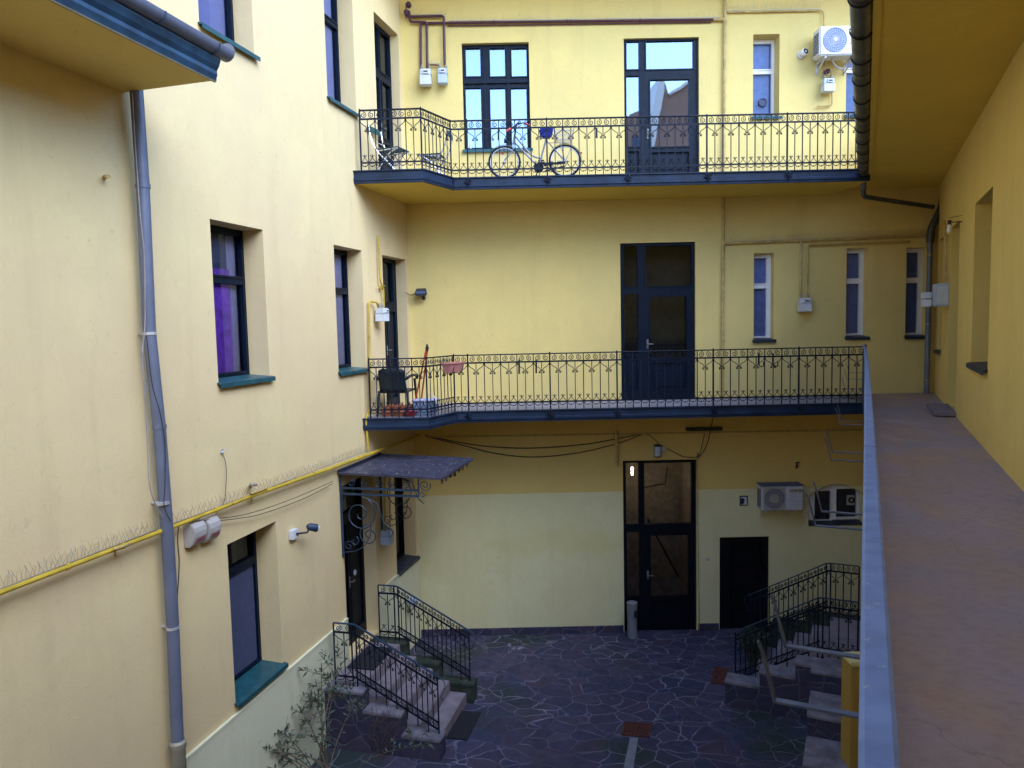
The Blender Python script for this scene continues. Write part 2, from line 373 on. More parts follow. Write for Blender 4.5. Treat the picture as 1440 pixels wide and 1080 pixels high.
def gfloor():
    n = N('gallery_floor_screed')
    v = n.mapped((1, 1, 1), (0, 0, R(25.5)))
    a = n.noise(.9, 5, v, .6); b = n.noise(1.4, 5, n.mapped((1.6, .7, 1), (0, 0, R(-25)))); c = n.noise(14, 6, rough=.7)
    col = n.mix(n.ramp(a, [(.35, 0), (.62, 1)]), (.28, .25, .31), (.40, .27, .22))
    col = n.mix(n.ramp(b, [(.45, 0), (.72, .75)]), col, (.36, .30, .36))
    col = n.mix(n.ramp(c, [(.45, 0), (.8, .45)]), col, (.16, .12, .13))
    # dirt strip that gathers along the railing edge (distance from the edge line, wandering)
    X = n.xyz(); dd = n.math('SUBTRACT', n.math('MULTIPLY', X[0], .904), n.math('MULTIPLY', X[1], .4277))
    e = n.math('ADD', dd, n.math('MULTIPLY', n.noise(6, 4), -.06))
    col = n.mix(n.ramp(n.math('ADD', e, .035), [(.10, .85), (.135, 0)]), col, (.045, .045, .055))
    gr = n.noise(120, 3, rough=.8); col = n.mix(n.ramp(gr, [(.55, 0), (.75, .4)]), col, (.11, .09, .10))
    ve = n.new('ShaderNodeTexVoronoi', feature='DISTANCE_TO_EDGE'); ve.inputs['Scale'].default_value = .55; dv = n.new('ShaderNodeTexNoise'); dv.inputs['Scale'].default_value = 2.5; dv.inputs['Detail'].default_value = 5; n.l.new(n.pos, dv.inputs['Vector'])
    va = n.new('ShaderNodeVectorMath', operation='MULTIPLY_ADD'); va.inputs[1].default_value = (.5, .5, .5); n.l.new(dv.outputs['Color'], va.inputs[0]); n.l.new(n.pos, va.inputs[2]); n.l.new(va.outputs[0], ve.inputs['Vector'])
    col = n.mix(n.ramp(ve.outputs['Distance'], [(0, .35), (.003, 0)]), col, (.10, .08, .09))
    sp = n.noise(22, 2); col = n.mix(n.ramp(sp, [(.76, 0), (.79, .8)]), col, (.06, .05, .055))
    return n.out(col, n.ramp(b, [(.4, .5), (.7, .8)]), n.bump(gr, .35, .003, n.bump(c, .4, .008)), spec=.3)
M['gfloor'] = gfloor()
M['bfloor'] = paint('balcony_screed', (.26, .25, .30), .8, var=.2, sc=3, bump=.3)
M['leaf'] = paint('shrub_leaf', (.055, .085, .055), .6, var=.5, sc=14)
M['stem'] = paint('shrub_stem', (.12, .09, .06), .8)
M['seed'] = paint('dry_seed_head', (.075, .040, .028), .9, var=.4)
M['potplant'] = paint('evergreen_leaf', (.02, .045, .022), .6, var=.4, sc=20)
M['roof'] = paint('roof_tiles', (.20, .09, .06), .9)
M['awn'] = paint('awning_sheet', (.045, .048, .085), .45, .1, var=.3, sc=6, rust=(.22, .22, .28))
# ------------------------------------------------------------------ windows, doors, walls
def ring(m, fr, a0, a1, b0, b1, w, d0, d1):
    m.box(fr, a0-w, a0, d0, d1, b0-w, b1+w); m.box(fr, a1, a1+w, d0, d1, b0-w, b1+w)
    m.box(fr, a0, a1, d0, d1, b1, b1+w); m.box(fr, a0, a1, d0, d1, b0-w, b0)
def opening(parent, fr, op, rec, panes, mat, gmat, name='window', panels=(), sill=None, silld=.05, sillmat='sill', label=None, glabel=None, handle=None, th=.07, bead=.022):
    s0, s1, z0, z1 = op; e = .004
    m = MB(); hs = [(*p, 0) for p in panes]+[(*p, 0) for p in panels]
    m.sheet(fr, s0+e, s1-e, z0+e, z1-e, hs, -rec, -rec-th)
    for p in panes:
        ring(m, fr, *p, bead, -rec, -rec+.016)
        ring(m, fr, p[0]+.004, p[1]-.004, p[2]+.004, p[3]-.004, -.014, -rec-.03, -rec-.012) if False else None
    for p in panels:
        ring(m, fr, *p, .018, -rec, -rec+.012)
        m.box(fr, p[0], p[1], -rec-th+.01, -rec-.03, p[2], p[3]); q = .06
        if p[1]-p[0] > .2: m.box(fr, p[0]+q, p[1]-q, -rec-.03, -rec-.016, p[2]+q, p[3]-q)
    w = m.build(name, mat, parent, label=label)
    for p in panes:
        if gmat is None: continue
        g = MB().quad(fr.p(p[0], -rec-.035, p[2]), fr.p(p[1], -rec-.035, p[2]), fr.p(p[1], -rec-.035, p[3]), fr.p(p[0], -rec-.035, p[3]))
        g.build('pane', gmat, w, label=glabel)
    if sill:
        a0, a1 = s0-.03, s1+.04; g = MB(); q = fr.p; b = -rec+.002; t = .012; zz = z0
        g.hexa([q(s0+e, b, zz+.03), q(s1-e, b, zz+.03), q(s1-e, 0.003, zz+.008), q(s0+e, .003, zz+.008), q(s0+e, b, zz+.045), q(s1-e, b, zz+.045), q(s1-e, .003, zz+.024), q(s0+e, .003, zz+.024)])
        g.hexa([q(a0, .003, zz+.006), q(a1, .003, zz+.006), q(a1, silld, zz-.008), q(a0, silld, zz-.008), q(a0, .003, zz+.024), q(a1, .003, zz+.024), q(a1, silld, zz+.012), q(a0, silld, zz+.012)])
        g.box(fr, a0, a1, silld-.006, silld, zz-.04, zz-.008)
        g.build('sill', M[sillmat], w)
    if handle:
        hs_, hz = handle; h = MB(); h.box(fr, hs_-.018, hs_+.018, -rec, -rec+.008, hz-.09, hz+.09)
        h.tube(elbow([fr.p(hs_, -rec, hz), fr.p(hs_, -rec+.05, hz), fr.p(hs_+.11, -rec+.05, hz)], .02), .009, 6); h.build('handle', M['plastdk'], w)
    return w
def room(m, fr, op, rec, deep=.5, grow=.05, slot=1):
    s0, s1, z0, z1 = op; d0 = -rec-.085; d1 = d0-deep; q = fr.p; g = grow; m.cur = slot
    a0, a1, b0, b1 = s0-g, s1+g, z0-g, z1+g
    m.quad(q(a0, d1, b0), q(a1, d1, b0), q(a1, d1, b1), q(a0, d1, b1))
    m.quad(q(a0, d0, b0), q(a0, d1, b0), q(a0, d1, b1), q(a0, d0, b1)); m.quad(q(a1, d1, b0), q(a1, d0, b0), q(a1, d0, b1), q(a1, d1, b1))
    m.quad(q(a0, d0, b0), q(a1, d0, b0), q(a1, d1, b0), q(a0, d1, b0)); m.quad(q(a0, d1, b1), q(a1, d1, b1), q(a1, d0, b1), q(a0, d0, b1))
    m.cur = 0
def curtain(parent, fr, s0, s1, z0, z1, d, mat, amp=.02, waves=9):
    m = MB(); k = 60; vs = []
    for i in range(k+1):
        t = i/k; s = s0+(s1-s0)*t; dd = d+amp*math.sin(t*waves*6.28+.6*math.sin(t*17))
        vs += [fr.p(s, dd, z0), fr.p(s, dd*1.0+.004, z1)]
    m.add(vs, [(2*i, 2*i+2, 2*i+3, 2*i+1) for i in range(k)])
    # thickness
    return m.build('curtain', mat, parent, smooth=True)
OB = {}
def fb(x0, y0, x1, y1, z0=None, z1=None):
    r = list(FB.rect(x0, y0, x1, y1)); 
    if z0 is not None: r[2] = z0
    if z1 is not None: r[3] = z1
    return tuple(r)
UF, LF = 3.97, 0.0       # upper and lower balcony floor
OB['uwin'] = fb(651, 60, 745, 211); OB['udoor'] = fb(878, 53, 983, 250, UF-.02)
OB['us1'] = fb(1059, 48, 1096, 165); OB['us2'] = fb(1190, 46, 1227, 163)
OB['mdoor'] = fb(873, 341, 978, 557, LF-.02)
OB['ms1'] = fb(1060, 356, 1088, 479); OB['ms2'] = fb(1190, 349, 1220, 475); OB['ms3'] = fb(1274, 348, 1304, 474)
OB['gdoor'] = fb(877, 647, 980, 889, GZ-.02); OB['cell'] = fb(1012, 755, 1082, 889, GZ-.02); OB['arch'] = fb(1137, 680, 1214, 739)
RB = dict(uwin=.10, udoor=.07, us1=.26, us2=.26, mdoor=.05, ms1=.22, ms2=.22, ms3=.22, gdoor=.06, cell=.07, arch=.16)
def wallpart(fr, name, parent, mats, s0, s1, z0, z1, ops, recs, body=5.0, warm=(), extra=None):
    m = MB(); m.sheet(fr, s0, s1, z0, z1, [(*o, recs[k]+.09) for k, o in ops.items()], 0)
    for k, o in ops.items():
        m2 = 2 if k in warm else 1
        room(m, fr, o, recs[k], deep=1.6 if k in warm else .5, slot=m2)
    q = fr.p; D = -body
    m.quad(q(s0, 0, z1), q(s1, 0, z1), q(s1, D, z1), q(s0, D, z1)); m.quad(q(s1, D, z0), q(s0, D, z0), q(s0, D, z1), q(s1, D, z1))
    m.quad(q(s0, D, z0), q(s0, 0, z0), q(s0, 0, z1), q(s0, D, z1)); m.quad(q(s1, 0, z0), q(s1, D, z0), q(s1, D, z1), q(s1, 0, z1))
    if extra: extra(m)
    return m.build(name, mats, parent)
TOP = 8.2; TR = 5.1
backb = thing('courtyard_building', 'yellow rear wing with two balconies and dark glazed doors facing the viewer', 'building', (3.1, 14.3, GZ))
def arch_fill(m):
    s0, s1, z0, z1 = OB['arch']; sg = .24; n = 14; c = (s0+s1)/2; hw = (s1-s0)/2
    f = lambda s: z1-sg*((s-c)/hw)**2
    for i in range(n):
        a = s0+(s1-s0)*i/n; b = s0+(s1-s0)*(i+1)/n
        m.quad(FB.p(a, 0, f(a)), FB.p(b, 0, f(b)), FB.p(b, 0, z1), FB.p(a, 0, z1))
        m.quad(FB.p(a, -.15, f(a)), FB.p(b, -.15, f(b)), FB.p(b, 0, f(b)), FB.p(a, 0, f(a)))
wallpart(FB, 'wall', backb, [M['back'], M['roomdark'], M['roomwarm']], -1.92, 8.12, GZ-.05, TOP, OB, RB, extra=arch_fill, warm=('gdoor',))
# skirting of dark stone between the ground floor doors
m = MB()
for a, b in ((-1.9, OB['gdoor'][0]-.02), (OB['gdoor'][1]+.02, OB['cell'][0]-.02), (OB['cell'][1]+.02, 8.1)): m.box(FB, a, b, -.02, .022, GZ-.02, GZ+.14)
m.build('skirting', M['clad'], backb)
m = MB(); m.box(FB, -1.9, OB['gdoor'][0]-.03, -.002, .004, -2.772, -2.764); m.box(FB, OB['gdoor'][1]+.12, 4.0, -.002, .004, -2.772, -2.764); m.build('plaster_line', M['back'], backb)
m = MB(); m.box(W, -1.9, 8.1, 13.0, 14.29, 7.86, 8.04); m.build('shade_overhang', M['back'], backb)  # added overhang above the view, cuts skylight on the top storey
m = MB(); m.hexa([(-3, 13.7, TOP), (9, 13.7, TOP), (9, 20, TOP+.02), (-3, 20, TOP+.02), (-3, 13.7, TOP+.12), (9, 13.7, TOP+.12), (9, 20, TOP+2.2), (-3, 20, TOP+2.2)]); m.build('roof', M['roof'], backb)
def pb(rec, *r): return FB.rect(*r, -rec)
F, FD = M['frame'], M['framedk']
w = opening(backb, FB, OB['uwin'], .10, [pb(.10, *r) for r in ((655, 68, 675.5, 107.5), (689, 68, 710, 107.5), (719.5, 68, 740.5, 107.5), (655.5, 124, 677, 208), (690, 124, 711, 208), (719.5, 124, 741, 208))], F, M['glasshi'], sill=True, sillmat='sill', label='wide six-pane window reflecting pale sky')
s0, s1, z0, z1 = OB['uwin']; mm = MB()
for x in (682.3, 715): a = pb(.1, x-1.5, 66, x+1.5, 208); mm.box(FB, a[0], a[1], -.1, -.075, z0+.06, z1-.05)
a = pb(.1, 654, 111, 742, 120); mm.box(FB, a[0], a[1], -.1, -.06, a[2]+.03, a[3]-.03); mm.build('mullion', F, w)
curtain(w, FB, s0+.03, s1-.03, z0+.05, z1-.05, -.3, M['curtw'], .015, 14)
opening(backb, FB, OB['udoor'], .07, [pb(.07, *r) for r in ((881, 58.5, 898.5, 97.5), (908.5, 57.5, 975, 97), (881, 107, 899, 206), (914.5, 112, 969, 206))], F, M['glasshi'], 'door', panels=[pb(.07, *r) for r in ((882, 213, 898.5, 243), (915, 214, 968.5, 243))], label='glazed upper balcony door reflecting sky and a gable', handle=(pb(.07, 911, 180, 911, 182)[0], 5.0))
opening(backb, FB, OB['mdoor'], .05, [pb(.05, *r) for r in ((877, 345, 896, 403), (908, 345.5, 972, 402), (877.5, 413.5, 897, 494), (914, 417, 965, 503))], F, M['glassdk'], 'door', panels=[pb(.05, *r) for r in ((878, 501, 896.5, 548), (914.5, 510, 964.5, 548))], label='dark glazed door onto the lower balcony', handle=(pb(.05, 910.5, 480, 910.5, 482)[0], 1.05))
w = opening(backb, FB, OB['gdoor'], .06, [pb(.06, *r) for r in ((880, 650.5, 898, 736.5), (906, 650.5, 972, 736.5), (881.5, 748, 899.5, 839), (915, 752.5, 968, 839))], FD, M['glassdk'], 'door', panels=[pb(.06, *r) for r in ((882.5, 845, 899, 882), (915.5, 846, 967.5, 882))], label='tall dark glazed entrance door at ground level', handle=(pb(.06, 911, 812, 911, 814)[0], -3.5))
# hall behind the entrance: stair rail and low light
g = MB(); g.tube([FB.p(2.75, -.9, -2.6), FB.p(3.45, -1.2, -3.95)], .02); g.tube([FB.p(2.6, -.9, -1.95), FB.p(3.2, -1.3, -1.95), FB.p(3.25, -1.3, -1.6)], .018); g.build('hall_rail', M['cable'], w)
fix = N('lit_hall_lamp'); fix.b.inputs['Emission Color'].default_value = (1, .86, .7, 1); fix.b.inputs['Emission Strength'].default_value = 2.2
hl = FB.P(889, 663, -.75); g = MB(); g.lathe(hl, [(.001, -.08), (.02, -.075), (.026, -.02), (.018, .01), (.03, .05), (.02, .09), (.001, .10)], 14); g.build('hall_lamp', fix.m, w, smooth=True)
ll = bpy.data.lights.new('hall_light', 'POINT'); ll.energy = .8; ll.color = (1, .90, .78); ll.shadow_soft_size = .06; lo_ = bpy.data.objects.new('hall_light', ll); COL.objects.link(lo_); lo_.location = (hl[0]+.15, hl[1]+.1, hl[2]-.2)
s0, s1, z0, z1 = OB['cell']
w = opening(backb, FB, OB['cell'], .07, [pb(.07, 1026, 762, 1071, 796)], M['cellar'], M['glassdk'], 'door', panels=[pb(.07, *r) for r in ((1027, 801, 1070, 821), (1027, 826, 1070, 850), (1027, 855, 1070, 880))], label='old black panelled cellar door with a small pane')
for k, sl in (('us1', True), ('us2', False)):
    s0, s1, z0, z1 = OB[k]; f = .06
    o = opening(backb, FB, OB[k], .26, [(s0+f*.6, s1-f, z1-.55, z1-.08), (s0+f*.6, s1-f, z0+.08, z1-.64)], M['white'], M['glass'], sill=True, label='slim white framed upper window', th=.06)
    g = MB(); g.box(FB, s0+.02, s1-.02, -.36, -.352, z0+.05, z1-.05); g.build('blind', M['inner'], o)
    if sl:
        g = MB(); c = FB.p((s0+s1)/2+.03, -.27, z0+.35); g.lathe(c, [(.001, 0), (.05, 0), (.06, .012), (.075, .012), (.085, 0), (.085, -.01)], 18, (0, -1, 0)); g.build('vent', M['blind'], o, smooth=True)
for i, k in enumerate(('ms1', 'ms2', 'ms3')):
    s0, s1, z0, z1 = OB[k]; f = .045
    o = opening(backb, FB, OB[k], .16, [(s0+.02, s1-.09, z1-.56, z1-.08), (s0+.02, s1-.09, z0+.08, z1-.66)], M['white'], M['glass'], sill=True, sillmat='sillb', th=.06, bead=.02, label='slim white framed window over the lower balcony')
    g = MB(); g.box(FB, s0+.02, s1-.02, -.24, -.232, z0+.05, z1-.05); g.build('blind', M['inner'], o)
s0, s1, z0, z1 = OB['arch']; a = FB.rect(1145, 690, 1168, 731, -.16); b = FB.rect(1175.5, 687, 1204.5, 727, -.16)
w = opening(backb, FB, (s0, s1, z0+.07, z1-.02), .16, [a, b], M['white'], M['glass'], th=.06, label='low arched window with white casements and a round vent')
g = MB(); g.box(FB, a[0]-.03, a[1]+.03, -.24, -.232, a[2], a[3]); g.box(FB, b[0]-.03, b[1]+.03, -.24, -.232, b[2], b[3]); g.build('blind', M['screen'], w)
g = MB(); c = FB.px(1198.5, 704, -.14); g.box(FB, c[0]-.09, c[0]+.06, -.192, -.182, c[1]-.10, c[1]+.10); g.build('vent_board', M['plast'], w)
g = MB(); g.lathe(FB.p(c[0], -.185, c[1]), [(.03, 0), (.035, .03), (.055, .035), (.062, .02), (.065, 0)], 20, (0, -1, 0), cap=False); g.build('vent', M['black'], w, smooth=True)
g = MB(); g.hexa([FB.p(s0+.003, -.158, z0+.05), FB.p(s1-.003, -.158, z0+.05), FB.p(s1-.003, .02, z0+.005), FB.p(s0+.003, .02, z0+.005), FB.p(s0+.003, -.158, z0+.068), FB.p(s1-.003, -.158, z0+.068), FB.p(s1-.003, .02, z0+.02), FB.p(s0+.003, .02, z0+.02)]); g.build('sill', M['sillb'], w)

# ---- left wing
leftb = thing('courtyard_building', 'pale yellow left wing with deep-set dark windows and a long gas pipe', 'building', (-4, 5, GZ))
OL = dict(m1=(-6.0, -4.94, .88, 2.74), g1=(-6.0, -4.96, -2.9, -.98), u1=(-6.0, -4.94, 4.83, 6.95), m2=(-3.03, -2.05, .80, 2.74), u2=(-3.03, -2.05, 4.88, 6.98),
          md=(-1.22, -.13, LF+.012, 2.74), ud=(-1.22, -.13, UF+.012, 6.82), gd=(-3.09, -1.93, -3.705, -.93), gw=(-1.04, -.06, -3.0, -.98))
RL = dict(m1=.28, g1=.30, u1=.26, m2=.26, u2=.26, md=.20, ud=.16, gd=.22, gw=.24)
wallpart(FL, 'wall', leftb, [M['left'], M['roomdark']], -24, 0, GZ-.05, TOP, OL, RL)
m = MB()
for a, b in ((-24, -3.11), (-1.91, -.005)): m.box(FL, a, b, -.02, .03, GZ-.02, -3.03); m.box(FL, a, b, -.02, .036, -3.03, -3.0)
m.build('dado', M['leftdado'], leftb)
m = MB(); m.box(FL, -24, -1.45, .002, .85, 7.9, 8.05); m.build('shade_overhang', M['left'], leftb)  # unseen overhang added to shade the upper left wall
m = MB(); m.hexa([FL.p(-24, .45, TOP), FL.p(.5, .45, TOP), FL.p(.5, -6, TOP+.02), FL.p(-24, -6, TOP+.02), FL.p(-24, .45, TOP+.12), FL.p(.5, .45, TOP+.12), FL.p(.5, -6, TOP+2), FL.p(-24, -6, TOP+2)]); m.build('roof', M['roof'], leftb)
def two(o, f=.075, tr=.66, tb=.05):
    s0, s1, z0, z1 = o; zt = z0+(z1-z0)*tr
    return [(s0+f, s1-f, zt+tb, z1-f), (s0+f, s1-f, z0+f+.02, zt-tb)]
labs = dict(m1='teal framed window with a purple curtain', g1='dark ground floor window with a broad teal sill', u1='upper window cut by the top edge of the view', m2='narrow dark window left of the lower balcony', u2='tall window left of the upper balcony', gw='dark window beside the awning')
for k in ('m1', 'g1', 'u1', 'm2', 'u2', 'gw'):
    o = OL[k]; pn = two(o, tr=.74 if k in ('g1',) else .66)
    w = opening(leftb, FL, o, RL[k], pn, F if k != 'gw' else FD, M['glassdk'] if k in ('gw',) else M['glass'], sill=True, silld=.06, sillmat='sillb' if k == 'gw' else 'sill', label=labs[k])
    s0, s1, z0, z1 = o; d = -RL[k]-.075
    g = MB(); g.box(FL, pn[1][0]+.05, pn[1][1]-.05, d+.03, d+.04, pn[1][2]+.05, pn[1][3]-.05)
    if k == 'm1':
        curtain(w, FL, s0+.02, s0+.84, z0+.02, z1-.50, d, M['curtp'], .016, 11); curtain(w, FL, s0+.78, s1-.02, z0+.02, z1-.02, d-.03, M['curtw'], .010, 5); g = MB(); g.box(FL, s0+.02, s0+.80, d-.012, d-.006, z1-.62, z1-.02); g.build('net_curtain', M['blind'], w)
    elif k in ('u1', 'u2', 'm2'):
        g = MB(); g.box(FL, s0+.03, s1-.03, d-.01, d, z0+.05, z1-.05); g.build('blind', M['curtw' if k == 'm2' else 'lavender'], w)
    elif k == 'g1':
        g = MB(); g.box(FL, pn[1][0]+.002, pn[1][1]-.002, -RL[k]-.026, -RL[k]-.018, pn[1][2]+.002, pn[1][3]-.002); g.build('insect_screen', M['screen'], w)
        g = MB()
        for i in range(22): zz = pn[0][2]+.02*i; g.box(FL, s0+.04, s1-.34, d+.002, d+.014, zz, zz+.014)
        g.build('slat_blind', M['blind'], w)
for k in ('md', 'ud', 'gd'):
    s0, s1, z0, z1 = OL[k]; zt = z1-.85 if k != 'gd' else z1-.62; c = (s0+s1)/2
    if k == 'ud': pn = [(s0+.08, c-.04, zt+.06, z1-.08), (c+.04, s1-.08, zt+.06, z1-.08), (s0+.10, c-.06, z0+.9, zt-.10), (c+.08, s1-.10, z0+.9, zt-.1)]; pl = [(s0+.1, c-.06, z0+.15, z0+.8), (c+.08, s1-.1, z0+.15, z0+.8)]
    elif k == 'md': pn = [(s0+.08, s1-.2, zt+.06, z1-.08)]; pl = [(s0+.10, c-.06, z0+.15, zt-.12), (c+.06, s1-.12, z0+.15, zt-.12)]
    else: pn = [(s0+.08, s1-.08, zt+.06, z1-.08)]; pl = [(s0+.10, c-.05, z0+.2, zt-.12), (c+.05, s1-.1, z0+.2, zt-.12)]
    w = opening(leftb, FL, OL[k], RL[k], pn, F if k != 'gd' else FD, M['glassdk'], 'door', panels=pl, handle=(c, z0+1.05), label={'ud': 'double door onto the upper balcony', 'md': 'panelled door at the end of the lower balcony', 'gd': 'black front door under the iron awning'}[k])
    if k == 'gd': g = MB(); q = FL.px(499, 805, -RL[k]); g.lathe(FL.p(q[0], -RL[k], q[1]), [(.02, .012), (.045, .012), (.05, 0)], 16, (*FL.n, 0)); g.build('door_badge', M['meterb'], w)

# ---- right wing
rightb = thing('courtyard_building', 'ochre right wing wall running along the open gallery', 'building', (5, 6, GZ))
OR_ = dict(w1=(5.35, 6.78, .86, 2.86), d1=(2.5, 3.70, .014, 2.86), w0=(.35, 1.2, .82, 2.86), gd=(.3, 1.4, -3.705, -1.2))
RR = dict(w1=.34, d1=.34, w0=.3, gd=.2)
wallpart(FR, 'wall', rightb, [M['right'], M['roomdark']], 0, 24.5, GZ-.05, TR, OR_, RR)
m = MB(); m.hexa([FR.p(-.5, .45, TR), FR.p(24.5, .45, TR), FR.p(24.5, -6, TR+.02), FR.p(-.5, -6, TR+.02), FR.p(-.5, .45, TR+.12), FR.p(24.5, .45, TR+.12), FR.p(24.5, -6, TR+2), FR.p(-.5, -6, TR+2)]); m.build('roof', M['roof'], rightb)
for k in ('w1', 'w0'): opening(rightb, FR, OR_[k], RR[k], two(OR_[k]), FD, M['glassdk'], sill=True, sillmat='sillb', label={'w1': 'deep-set window beside the gallery floor', 'w0': 'narrow window in the far gallery corner'}[k])
for k in ('d1', 'gd'):
    s0, s1, z0, z1 = OR_[k]; opening(rightb, FR, OR_[k], RR[k], [(s0+.1, s1-.1, z1-.8, z1-.1)], FD, M['glassdk'], 'door', panels=[(s0+.1, s1-.1, z0+.15, z1-.95)])
m = MB(); m.box(FR, 2.72, 3.9, .0, .30, .012, .075); m.build('doorstep', M['tread'], rightb, bevel=.008)

# ---- buildings behind the camera (seen mirrored in the glass, and they close the yard)
rearb = thing('courtyard_building', 'plain yellow wing closing the courtyard behind the viewer', 'building', (-4, -8, GZ))
RW = Frame((-1.5, -8.0), (-1, 0))
ops = {f'a{i}{j}': (1.2+i*2.2, 2.2+i*2.2, .9+j*3.97, 2.8+j*3.97) for i in range(2) for j in range(-1, 1)}
wallpart(RW, 'wall', rearb, [M['rear'], M['roomdark']], -1.2, 6.5, GZ-.05, 4.8, ops, {k: .25 for k in ops}, body=4)
for k, o in ops.items(): opening(rearb, RW, o, .25, two(o), F, M['glass'], sill=True)
neigh = thing('neighbour_house', 'tall mauve-brown gable wall of the house behind the viewer, mirrored in the upper door', 'house', (8, -16, GZ))
m = MB(); m.prism([(5.6, -15, GZ), (14, -15, GZ), (14, -15, 13.2), (10.7, -15, 15.0), (9.3, -15, 14.2), (9.0, -15, 15.3), (8.75, -15, 15.3), (8.1, -15, 12.2), (7.8, -15, 13.5), (7.1, -15, 13.3), (6.5, -15, 12.2), (5.6, -15, 11.6)], (0, -6, 0)); m.build('wall', M['neigh'], neigh)
m = MB()
for a, b in (((8.15, -14.9, 11.2), (8.85, -14.9, 15.2)), ((9.3, -14.9, 14.3), (10.7, -14.9, 15.1)), ((10.7, -14.9, 15.1), (14.2, -14.9, 13.2))): m.bar((a[0], -17.9, a[2]), (b[0], -17.9, b[2]), 6.4, .42 if b[0] < 9 else .16, up=(0, 0, 1))
m.build('roof', M['white'], neigh)
g = MB(); g.box(Frame((0, -15), (-1, 0)), -8.2, -7.2, 0, .06, 10.2, 12); g.build('window', M['blind'], neigh)

# ------------------------------------------------------------------ ground
m = MB(); m.quad((-60, -60, GZ), (60, -60, GZ), (60, 60, GZ), (-60, 60, GZ)); m.build('ground', M['flag'], kind='structure')

# ------------------------------------------------------------------ ironwork
def spiral(cx, cz, r0, r1, a0, turns, k=15, flip=1):
    return [(cx+flip*(r0+(r1-r0)*i/k)*math.cos(a0+turns*6.283*i/k), cz+(r0+(r1-r0)*i/k)*math.sin(a0+turns*6.283*i/k)) for i in range(k+1)]
def rail_units(m, A, B, n, H, zb0, zb1, first=True, last=True, stair=False, tr=.0062):
    """n ornamental bays between A and B (xy); zb0, zb1 = foot heights"""
    A = Vector((A[0], A[1], 0)); B = Vector((B[0], B[1], 0)); L = (B-A).length; d = (B-A)/L; w = L/n; sl = (zb1-zb0)/L
    q = lambda t, z: A+d*t+Vector((0, 0, zb0+sl*t+z))
    T = lambda pts, r, ns=4: m.tube([q(*p) for p in pts], r, ns, cap=False)
    b = .135; lo = .135
    m.bar(q(0, H-b), q(L, H-b), .014, .028); m.bar(q(0, lo), q(L, lo), .014, .026)
    if stair: m.bar(q(0, lo+.11), q(L, lo+.11), .012, .022)
    for k in range(n):
        t = k*w; c = t+w/2
        if k > 0 or first: m.bar(q(t, -.0), q(t, H-.004), .015, .015, up=(1, 0, 0))
        m.bar(q(c, 0 if not stair else lo), q(c, H-b), .013, .013, up=(1, 0, 0))
        for sg in (-1, 1):
            x = c+sg*w*.25; r = min(w*.205, .052)
            T(spiral(x, H-b/2-.004, r, .010, math.pi*.5, 1.55, 14, sg), tr)
            # arch wires to the centre bar with curls
            T([(c+sg*w*.47, H-b-.015), (c+sg*w*.43, H-b-.055), (c+sg*w*.30, H-b-.085), (c+sg*w*.12, H-b-.115), (c+sg*.012, H-b-.165)], tr)
            T(spiral(c+sg*.030, H-b-.185, .024, .006, math.pi*.35, 1.1, 7, -sg), tr)
            m.ball(q(c+sg*.030, H-b-.19), .011, 5, 3)
            if stair:
                T(spiral(x, lo+.055, .042, .010, -.5*math.pi, 1.4, 10, sg), tr)
            else:
                # fan of two wires with a leaf cluster, and a small scroll under the lower rail
                T([(x-w*.22, lo+.01), (x-w*.13, lo+.035), (x+w*.06, lo+.105)], tr*.85); T([(x+w*.22, lo+.01), (x+w*.13, lo+.035), (x-w*.06, lo+.105)], tr*.85)
                for u, v in ((-.026, .112), (0, .104), (.026, .112), (0, .120)): m.ball(q(x+u, lo+v), .0095, 5, 3)
                T([(x-w*.21, lo-.02), (x-w*.12, lo-.055), (x, lo-.06), (x+w*.12, lo-.05), (x+w*.2, lo-.02)], tr)
                m.ball(q(x, lo-.052), .010, 5, 3)
    if last: m.bar(q(L, 0), q(L, H-.004), .011, .011, up=(1, 0, 0))
    return q
def rosette(m, c, n, r=.075):
    n = Vector((*n, 0)).normalized(); u = Vector((-n.y, n.x, 0)); w = Vector((0, 0, 1)); c = Vector(c)
    for k in range(6):
        a = k*math.pi/3+.26; p = c+(u*math.cos(a)+w*math.sin(a))*r
        m.tube([c+n*.006, (c+p)/2+n*.014, p+n*.006], [.008, .014, .004], 5)
    m.ball(c+n*.012, .017, 7, 4); m.tube([c-w*r*.8, c-w*r*1.7], .004, 4)
FASC = [(-.03, -.196), (.012, -.196), (.016, -.165), (.028, -.15), (.028, -.115), (.012, -.105), (.012, -.02), (.034, -.012), (.034, .006), (-.03, .006)]
